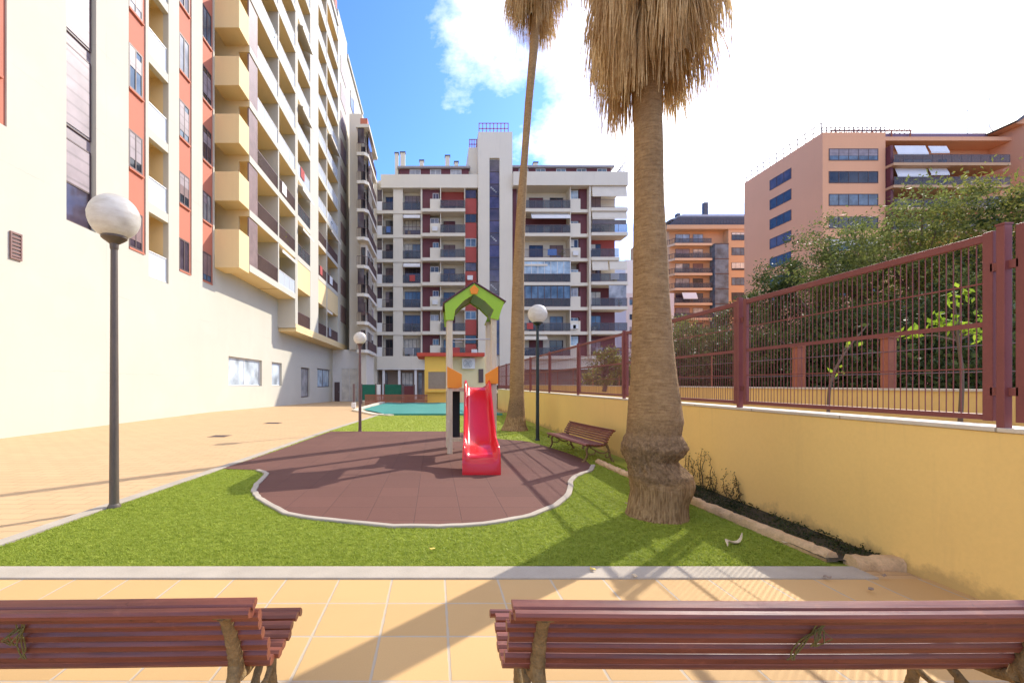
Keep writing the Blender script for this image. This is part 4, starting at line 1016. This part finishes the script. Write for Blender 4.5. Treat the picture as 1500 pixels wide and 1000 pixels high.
# ------------------------------------------------------------------ large salmon block
YS = 61.8; KS = YS/F; sx = lambda px: (px-CX)*KS; szz = lambda py: H+(CY-py)*KS
XS = sx(1205)
sb_ = thing('apartment_block', 'large salmon pink apartment block with ribbon windows rising behind the trees', 'building', (XS+8, YS+6, -.9))
zr = szz(194)
mb = MB().box(XS, sx(1297), YS, YS+15.6, -.95, zr).box(sx(1297), sx(1482), YS+2.6, YS+15.6, -.95, zr-.6).box(sx(1420), sx(1482), YS, YS+2.6, -.95, szz(262)).box(sx(1297), sx(1482), YS, YS+2.6, szz(206), zr-.6)
mb.box(sx(1482), sx(1640), YS-1.5, YS+15.6, -.95, zr+1.0)
mb.build('wall', SALMON, sb_)
for k in range(7):
    z1 = szz(218)-3.1*k
    window(sb_, 'S', YS, sx(1214), sx(1286), z1-1.62, z1, [GLASSES[1],GLASSES[0],GLASSES[1],GLASSES[0]][k % 4], FRAME, 5, .09)
    window(sb_, 'W', XS, 67.2, 71.5, z1-1.62, z1, GLASSES[0 if k % 3 else 3], FRAME, 3, .09)
    if k < 4:
        zs = szz(244)-3.0*k
        MB().box(sx(1297)+.0, sx(1466), YS-1.1, YS+2.6, zs-.35, zs).build('balcony_slab', ORANGE, sb_)
        railing(sb_, 'S', YS-1.05, sx(1298), sx(1465), zs, 1.1, 'glass')
        MB().box(sx(1298), sx(1302), YS-.6, YS+2.6, zs, zs+2.6).build('side_screen', MAROON, sb_)
        for a, b in ((1310,1345),(1352,1395),(1405,1418)): window(sb_, 'S', YS+2.6, sx(a), sx(b), zs+.05, zs+2.25, GLASSES[(k+a) % 4], FRAME, 3)
        if k < 2:
            awning(sb_, 'S', YS-.2, sx(1308), sx(1353), zs+2.75, 1.25, .45, AWNW); awning(sb_, 'S', YS-.2, sx(1357), sx(1384), zs+2.7, .95, .4, AWNW)
        window(sb_, 'S', YS, sx(1446), sx(1478), zs+.3, zs+1.9, GLASSES[0], FRAME, 3) if k > 1 else None
MB().box(sx(1310), sx(1467), YS+1.5, YS+10, zr-.6, zr+.7).build('penthouse_wall', plain('plum_penthouse', (.22,.14,.19), .7, .1), sb_)
m_ = MB(); rail_box(m_, XS+.2, sx(1300), YS+.3, 0, zr, zr+.9, 14)
for q in range(12):
    y = YS+.4+15*q/11; m_.box(XS+.15, XS+.23, y-.04, y+.04, zr, zr+1.5)
m_.box(XS+.14, XS+.24, YS+.4, YS+15.4, zr+1.45, zr+1.55); m_.box(XS+.14, XS+.24, YS+.4, YS+15.4, zr+.7, zr+.76); m_.build('roof_railing', RAILMAT, sb_)
m_ = MB()
for q in range(16): u = sx(1232+7.5*q); m_.tube([(u,YS+1,zr+1.0),(u+1.4,YS+4.5,zr+1.35)], .07, 4)
m_.box(sx(1230), sx(1350), YS+1.2, YS+1.35, zr+.9, zr+1.02); 
for q in range(5): m_.box(sx(1235+28*q), sx(1235+28*q)+.12, YS+1.2, YS+1.32, zr-.6, zr+.9)
m_.build('pergola', TIMBERP, sb_)
MB().prism([(sx(1466),zr+.4),(sx(1500),szz(166)),(sx(1640),szz(150)),(sx(1640),zr+.4)], lambda p, d: (p[0],d,p[1]), YS-1.4, YS+12).build('gable_wall', SALMON, sb_)
MB().prism([(sx(1462),zr+.5),(sx(1500),szz(160)),(sx(1640),szz(140)),(sx(1640),szz(150)),(sx(1500),szz(166)),(sx(1466),zr+.4)], lambda p, d: (p[0],d,p[1]), YS-1.9, YS+12.5).build('roof', ROOFD, sb_)
for a, b, c in ((1455,190,140),(1489,170,122)): MB().tube([(sx(a),YS+3,szz(b)),(sx(a),YS+3,szz(c))], .05, 5).tube([(sx(a)-.5,YS+3,szz(c)-.3),(sx(a)+.5,YS+3,szz(c)-.3)], .03, 4).build('antenna', STEEL, sb_)

# ------------------------------------------------------------------ pool corner
pc = thing('pool_cover', 'teal tarpaulin stretched over the small pool beyond the play surface', 'pool cover', (-.8, 27, 0))
mb = MB(); nx, ny = 26, 30; vs = []
for j in range(ny+1):
    for i in range(nx+1):
        y = 21.6+(36.6-21.6)*j/ny; x0 = -2.35-1.75*min(1,(y-21.6)/4.0)+.3*max(0,(y-26)/10); x = x0+(3.2-x0)*i/nx
        vs.append((x, y, gz(y)*.4+.07+.025*mnoise.noise((x*.9,y*.9,0))+.012*math.sin(x*3)))
mb.add(vs, [(j*(nx+1)+i, j*(nx+1)+i+1, (j+1)*(nx+1)+i+1, (j+1)*(nx+1)+i) for j in range(ny) for i in range(nx)])
mb.build('tarpaulin', TEAL, pc, 180)
MB().box(-2.4, 3.25, 21.45, 21.6, -.05, .09).build('cover_edge', TEAL, pc)
props(strip([(-1.9,21.3),(-2.75,22.0),(-4.3,25.4),(-4.0,36.5)], .35, -.3, .06, 1).build('pool_coping', COPING), kind='structure')
hy = 38.0; KH = hy/F; hx = lambda px: (px-CX)*KH; hz = lambda py: H+(CY-py)*KH
ht = thing('pool_hut', 'yellow pool hut with red roof behind the play tower', 'hut', (hx(670), hy, -.27))
MB().box(hx(622), hx(656), hy, hy+4, -.4, hz(522)).build('bright_wall', HUTY, ht)
MB().box(hx(656), hx(722), hy+.6, hy+4, -.4, hz(522)).build('wall', HUTC, ht)
window(ht, 'S', hy, hx(626), hx(654.5), hz(571), hz(543), TAUPE, HUTY, 1, .08); MB().box(hx(624.5), hx(655), hy-.35, hy, hz(574), hz(571.2)).build('counter', HUTY, ht)
MB().box(hx(611), hx(709), hy-.55, hy+4.4, hz(522)+.001, hz(517)).build('roof', REDROOF, ht)
ac = MB().box(hx(677), hx(696), hy+.2, hy+.6, hz(540), hz(524)).build('air_conditioner', ACW, ht, None, .04)
fan = MB(); cxx, czz = hx(685.5), hz(532)
for rr_ in (.12,.24,.36):
    fan.tube([(cxx+rr_*math.cos(a*.2618),hy+.19,czz+rr_*math.sin(a*.2618)) for a in range(25)], .018, 4)
for a in range(4): fan.tube([(cxx,hy+.19,czz),(cxx+.38*math.cos(a*1.57+.6),hy+.19,czz+.38*math.sin(a*1.57+.6))], .02, 4)
fan.build('fan_grille', STEEL, ac)
MB().box(hx(702), hx(709), hy+.5, hy+.6, hz(560), hz(540)).build('door_panel', FRAME, ht)
YN = 40.5; KN = YN/F; nx_ = lambda px: (px-CX)*KN; nz = lambda py: H+(CY-py)*KN
for (a, b, lab) in ((530,550.5,'green windbreak net panel nearest the left block, behind the small distant lamp'),(563,589,'green windbreak net panel between white post and dark gate by the pool')):
    t = thing('windbreak_panel', lab, 'windbreak', (nx_((a+b)/2), YN, gz(YN)), 'green windbreak panels by the pool')
    MB().box(nx_(a)+.05, nx_(b)-.05, YN, YN+.02, nz(586), nz(563)).build('net', GREENNET, t)
    for u in (nx_(a), nx_(b)): MB().box(u-.05, u+.05, YN-.04, YN+.06, -.35, nz(562)).build('post', RAILMAT, t)
wpst = thing('white_post', 'white square post between the two green windbreak panels', 'post', (nx_(560), YN-2.5, gz(38)))
MB().box(nx_(560)-.13, nx_(560)+.13, YN-2.6, YN-2.34, -.3, nz(564)).build('shaft', WHITEP, wpst, None, .02); MB().box(nx_(560)-.16, nx_(560)+.16, YN-2.63, YN-2.31, nz(564), nz(563)).build('cap', WHITEP, wpst)
gt = thing('pool_gate', 'dark solid gate beside the yellow hut', 'gate', (nx_(599), YN, gz(YN)))
MB().box(nx_(592), nx_(606), YN, YN+.05, -.3, nz(565)).build('leaf', MAROON, gt); MB().box(nx_(591)-.03, nx_(591)+.05, YN-.03, YN+.08, -.3, nz(563)).box(nx_(607)-.05, nx_(607)+.05, YN-.03, YN+.08, -.3, nz(563)).build('frame', RAILMAT, gt)
lf = thing('low_fence', 'low brown slatted fence along the back edge of the pool', 'fence', (nx_(580), 37.3, gz(37)))
m_ = MB()
for q in range(56): x = -5.7+5.1*q/55; m_.box(x-.03, x+.03, 37.3, 37.33, -.3, .62)
m_.build('slats', TIMBERP, lf); MB().box(-5.75, -.55, 37.33, 37.37, .5, .58).box(-5.75, -.55, 37.33, 37.37, .05, .13).build('rail', TIMBERP, lf)
ms = thing('meter_post', 'small dark post with white box at the edge of the court near the distant lamp', 'post', (-5.0, 28, gz(28)))
MB().box(-5.05,-4.93,28,28.1,-.1,1.5).build('post', RAILMAT, ms); MB().box(-5.12,-4.86,27.85,27.99,.0,.35).build('box', WHITEP, ms, None, .02)

# ------------------------------------------------------------------ beyond the fence
props(MB().box(WX+.27, 7.0, -3, 60, -1, .9).build('back_path', EARTH), kind='structure')
props(MB().box(7.2, 60, -5, 56, -1, 1.34).build('planting_bed', EARTH), kind='structure')
pw = thing('planter_wall', 'second low ochre wall seen through the maroon fence', 'wall', (7.1, 15, 0))
MB().box(7.0, 7.2, -4, 40, -.5, 1.40).build('wall', WALLY, pw); MB().box(6.97, 7.23, -4, 40, 1.40, 1.43).build('coping', COPING, pw)
gf = [(9.3,'reddish timber post behind the fence left of the thin sapling'),(7.45,'reddish timber post behind the fence right of the thin sapling')]
for y, lab in gf:
    t = thing('timber_post', lab, 'post', (7.5, y, 1.34), 'reddish timber posts behind the fence')
    MB().box(7.44, 7.58, y-.07, y+.07, 1.3, 2.25).build('shaft', TIMBERP, t, None, .01); MB().box(7.42, 7.60, y-.09, y+.09, 2.25, 2.29).build('cap', TIMBERP, t)
wf = thing('wire_fence', 'thin wire fence on the planter wall in front of the trees', 'fence', (7.4, 12, 1.34))
m_ = MB()
for z in (1.66, 2.02): m_.tube([(7.4,2,z),(7.4,34,z)], .008, 4)
m_.build('wire', RAILMAT, wf); m_ = MB()
for q in range(11): m_.tube([(7.4,3+3*q,1.3),(7.4,3+3*q,2.25)], .02, 6)
m_.build('stake', TIMBERP, wf)

def tree(name, label, px, pyt, Y, rx, rz, mat, n, zbase=1.34, trunk=True, group='trees beyond the fence', lng=.13, wid=.055, cat='tree', lo=None):
    X = (px-CX)/F*Y; zt = H+(CY-pyt)/F*Y; zc = zt-rz
    t = thing(name, label, cat, (X, Y, zbase), group)
    n = int(n*.85); nc = max(26, int(n/150)); cl = []
    while len(cl) < nc:
        d = rng.normal(0,1,3); d /= np.linalg.norm(d); rr = (.55+.45*rng.random())
        ox_ = 1+.22*mnoise.noise((d[0]*2+px, d[1]*2, d[2]*2))
        c = np.array([X+d[0]*rx*rr*ox_, Y+d[1]*rx*rr*ox_, zc+d[2]*rz*rr*ox_])
        if c[2] > zbase+.08: cl.append(c)
    cl = np.array(cl); sz = rx*rng.uniform(.14,.27,nc)
    k = rng.integers(0,nc,n); off = rng.normal(0,1,(n,3)); off[:,2] *= .75
    pts = cl[k]+off*sz[k][:,None]*.62
    pts = pts[pts[:,2] > zbase+.05]
    vv, ff = leaf_quads(pts, lng*rng.uniform(.5,1.15,len(pts)), wid*rng.uniform(.5,1.1,len(pts)), droop=.3)
    np_mesh('crown', vv, ff, mat, t)
    m_ = MB(); h0 = max(zbase+.4, zc-rz*.55)
    tr = [(X,Y,zbase-.1),(X+.06,Y+.03,(zbase+h0)/2),(X-.05,Y,h0),(X,Y+.05,zc+.2*rz)]
    rt = .05+.045*rx
    m_.tube(catmull(tr,4), [rt*(1-.6*i/12) for i in range(13)], 8)
    for i in range(0, nc, max(1,nc//14)):
        c = cl[i]; s = Vector((X,Y,h0+.25*rz*random.random())); e = Vector(c); mid = s.lerp(e,.5)+Vector((random.gauss(0,.1),random.gauss(0,.1),.12*rx))
        m_.tube([s,mid,e], [rt*.42,rt*.25,rt*.08], 6)
    m_.build('trunk', BARK, t, 60)
    return t
TL = [
 ('leafy_tree','tallest yellow green tree, in front of the balconies of the salmon block',1462,246,11.0,1.75,2.2,LEAF3,15000),
 ('leafy_tree','olive tree with ragged top just left of the tallest yellow green tree',1340,280,12.0,1.75,2.2,LEAF1,15000),
 ('leafy_tree','rounded olive tree below the ribbon windows of the salmon block',1262,300,13.5,1.6,2.2,LEAF1,14000),
 ('leafy_tree','dark tree below the near corner of the salmon block',1200,345,15.0,1.5,1.9,LEAF2,12000),
 ('leafy_tree','dark small tree in front of the side face of the salmon block',1140,385,16.5,1.45,1.7,LEAF2,11000),
 ('leafy_tree','low dark tree above the widest fence post',1085,432,18.0,1.4,1.5,LEAF2,9000),
 ('leafy_tree','grey green tree right beside the thick palm trunk, below the orange block',1005,462,20.0,1.5,1.5,LEAF1,9000),
 ('leafy_tree','dark leafy tree partly outside the right edge of the photo',1545,270,10.0,1.9,2.3,LEAF2,13000),
 ('leafy_tree','deep green tree filling behind the fence bars at far right',1470,385,9.0,1.5,1.35,LEAF1,9000),
]
for a in TL: tree(*a)
BL = [
 ('bush','dark bush behind the fence below the tallest tree',1400,430,9.6,1.5,1.15,LEAF2,8000),
 ('bush','dark bush behind the fence right of the right timber post',1330,430,10.4,1.5,1.2,LEAF2,8000),
 ('bush','dark bush behind the fence between the two timber posts',1245,440,11.4,1.5,1.25,LEAF2,8000),
 ('bush','dark bush behind the fence left of the left timber post',1165,452,12.6,1.5,1.25,LEAF2,8000),
 ('bush','dark bush behind the fence near the widest post',1100,470,14.0,1.6,1.3,LEAF2,8000),
 ('bush','dark bush behind the fence next to the thick palm trunk',1035,482,15.5,1.6,1.3,LEAF2,7000),
 ('bush','dark bush hidden mostly by the thick palm trunk',980,492,17.0,1.5,1.2,LEAF2,6000),
 ('bush','pale yellow green bush behind the fence just left of the thick palm',885,508,15.5,.75,.75,LEAF3,2600)]
for a in BL: tree(*a, group='bushes behind the fence', cat='bush')
hd = thing('hedge', 'long low dark hedge behind the second ochre wall under the trees', 'hedge', (9.6, 13, 1.34))
hp = np.column_stack([rng.normal(9.6,.45,26000), rng.uniform(3.5,27,26000), 1.34+np.abs(rng.normal(0,.55,26000))])
vv, ff = leaf_quads(hp, .13, .07, droop=.2); np_mesh('foliage', vv, ff, LEAF2, hd)
def sapling(label, X, Y, h, lean, leaves, mat, n):
    t = thing('sapling', label, 'sapling', (X, Y, 1.0), 'saplings behind the fence')
    top = (X+lean[0], Y+lean[1], 1.0+h)
    P = catmull([(X,Y,.9),(X+.03,Y,1.0+h*.4),(X+lean[0]*.4,Y+lean[1]*.4,1.0+h*.7),top],5)
    m_ = MB().tube(P, [.022*(1-.75*i/(len(P)-1)) for i in range(len(P))], 7); pts = []
    for (dx, dy, dz) in leaves:
        s = Vector(P[int(len(P)*.6)]); e = Vector((X+dx, Y+dy, 1.0+dz)); m_.tube([s, s.lerp(e,.5)+Vector((0,0,.03)), e], [.009,.006,.003], 5)
        for q in range(n): pts.append((e.x+random.gauss(0,.055), e.y+random.gauss(0,.055), e.z+random.gauss(0,.05)))
    m_.build('stem', BARK, t, 60); vv, ff = leaf_quads(pts, .085, .04, droop=.6); np_mesh('foliage', vv, ff, mat, t); return t
sapling('thin nearly bare sapling behind the middle of the nearest full fence panel', 5.0, 5.72, 1.25, (.42,-.1), [(.25,0,1.0),(.1,0,.7)], LEAF4, 4)
sapling('sapling with bright fresh green leaves behind the right part of the fence', 5.3, 4.55, 1.45, (-.05,0), [(.02,.0,1.42),(-.10,.1,1.18),(-.02,.0,1.1),(.12,-.05,1.12),(-.30,.15,1.0),(.18,-.05,1.0)], LEAF4, 26)

# ------------------------------------------------------------------ plants and laundry on the balconies
def pot_plant(parent, x, y, z, h):
    p = MB().lathe([(.13,0),(.18,.28),(.16,.28)], (x,y,z), 10).build('flower_pot', TIMBERP, parent, 40)
    c = np.column_stack([rng.normal(x,.2,130), rng.normal(y,.2,130), z+.25+np.abs(rng.normal(h*.5,h*.28,130))])
    vv, ff = leaf_quads(c, .16, .08); np_mesh('foliage', vv, ff, random.choice([LEAF1, LEAF2, LEAF3]), p)
CLOTHS = [AWNW, plain('blue_laundry', (.10,.17,.36), .9), plain('red_laundry', (.45,.08,.07), .9), plain('grey_laundry', (.3,.3,.31), .9)]
for (y, k) in ((28.2,2),(32.5,1),(36.4,1),(43.0,2),(46.8,3),(33.6,4),(48.8,1),(29.9,5)): pot_plant(lb, XB-.45, y, 8.36+S*k, random.uniform(.6,1.1))
for (y, k, w) in ((37.4,0.0,.0),(31.6,2,.9),(42.1,1,.8),(46.0,1,1.2),(36.0,3,1.0)):
    if w: MB().box(XB-.005, XB+.02, y, y+w, 8.36+S*k+.25, 8.36+S*k+1.04).build('laundry', random.choice(CLOTHS), lb)
MB().box(XB-.005, XB+.03, 45.6, 46.5, 6.35, 7.22).build('laundry', CLOTHS[3], lb)
for (px, k) in ((597,4),(606,1),(655,1),(676,3),(650,5),(786,0),(822,4),(795,1),(872,1),(905,2),(880,5),(568,3),(612,6)): pot_plant(fb, fx(px), YF+.3 if px < 640 else YF-.4, zk[k], random.uniform(.6,1.2))
for (px, k, w) in ((593,0,1.2),(600,3,.8),(662,0,1.1),(800,4,1.3),(770,1,.9),(890,3,1.2),(868,0,1.0),(566,5,.6)):
    yy = YF-.08 if px < 640 else (YF-.88 if px < 860 else YF-1.18)
    MB().box(fx(px), fx(px)+w, yy-.03, yy, zk[k]+.3, zk[k]+1.2).build('laundry', random.choice(CLOTHS), fb)
for (px, k) in ((637,2),(637,5),(841,1),(841,4),(688,3)):
    u = MB().box(fx(px)-.4, fx(px)+.4, YF-.75, YF-.42, zk[k]+.35, zk[k]+1.0).build('air_conditioner', ACW, fb, None, .03)
# ------------------------------------------------------------------ litter and covers
def curled_leaf(name, label, x, y, L_, W_, rot, mat, z=.03):
    m_ = MB(); n = 9; top = []; c, s = math.cos(rot), math.sin(rot)
    for i in range(n+1):
        u = i/n; w = W_*math.sin(math.pi*min(1,u*.93+.05))**.8+.002; cv = .10*L_*math.sin(u*5)
        for k, e in ((-1,.02),(0,0),(1,.025)):
            px_, py_ = (u-.5)*L_, cv+k*w
            top.append((x+px_*c-py_*s, y+px_*s+py_*c, z+(e+.02*math.sin(u*7)+(.06 if u > .85 else 0)*(u-.85)*4)*(L_/.3)))
    m_.add(top, [(i*3+k,i*3+k+1,i*3+k+4,i*3+k+3) for i in range(n) for k in (0,1)])
    o = m_.build(name, mat, None, 180); so_ = o.modifiers.new('thick','SOLIDIFY'); so_.thickness = .004
    o.data.transform(__import__('mathutils').Matrix.Translation((-x,-y,0))); o.location = (x,y,0)
    return props(o, label, 'leaf')
x, y = gp(1074,800); curled_leaf('dry_palm_leaf', 'large pale curled palm leaf lying on the shaded turf right of the thick palm', x, y, .30, .018, R(40), PALELEAF)
YELLEAF = plain('yellow_leaf', (.75,.55,.12), .8, .1)
for (px, py, lab, mt) in ((633,808,'small pale yellow leaf on the turf in front of the slide',YELLEAF),(868,838,'small yellow leaf at the front kerb in the palm shadow',YELLEAF),(930,848,'tiny brown leaf on the kerb left of the curled palm leaf',PALELEAF),(1150,798,'tiny pale leaf on the turf right of the curled palm leaf',PALELEAF),(1212,850,'tiny dark leaf on the paving near the stone edging end',TAUPE),(1295,848,'tiny dark leaf on the paving close to the yellow wall',TAUPE),(918,740,'small dark leaf at the foot of the thick palm',TAUPE),(1275,868,'lone dark leaf on the shaded tiles behind the right bench',TAUPE)):
    x, y = gp(px, py); o = curled_leaf('fallen_leaf', lab, x, y, .05, .014, random.uniform(0,6), mt, .026); o['group'] = 'small fallen leaves'
for (px, py, w, lab) in ((612/1.9,638,.5,'small dark drain cover set in the court paving, nearer one'),(400,619,.6,'dark drain cover set in the court paving, farther one')):
    x, y = gp(px, py); t = thing('drain_cover', lab, 'drain cover', (x,y,0), 'drain covers in the court')
    MB().box(x-w/2,x+w/2,y-.25,y+.25,-.05,-.006).build('plate', plain('rusty_plate', (.27,.17,.10), .7, .2) if px < 390 else bpy.data.materials['rusty_plate'], t); m_ = MB()
    for q in range(6): m_.box(x-w*.42,x+w*.42,y-.2+.07*q,y-.18+.07*q,-.005,-.002)
    m_.build('slots', ROOFD, t)
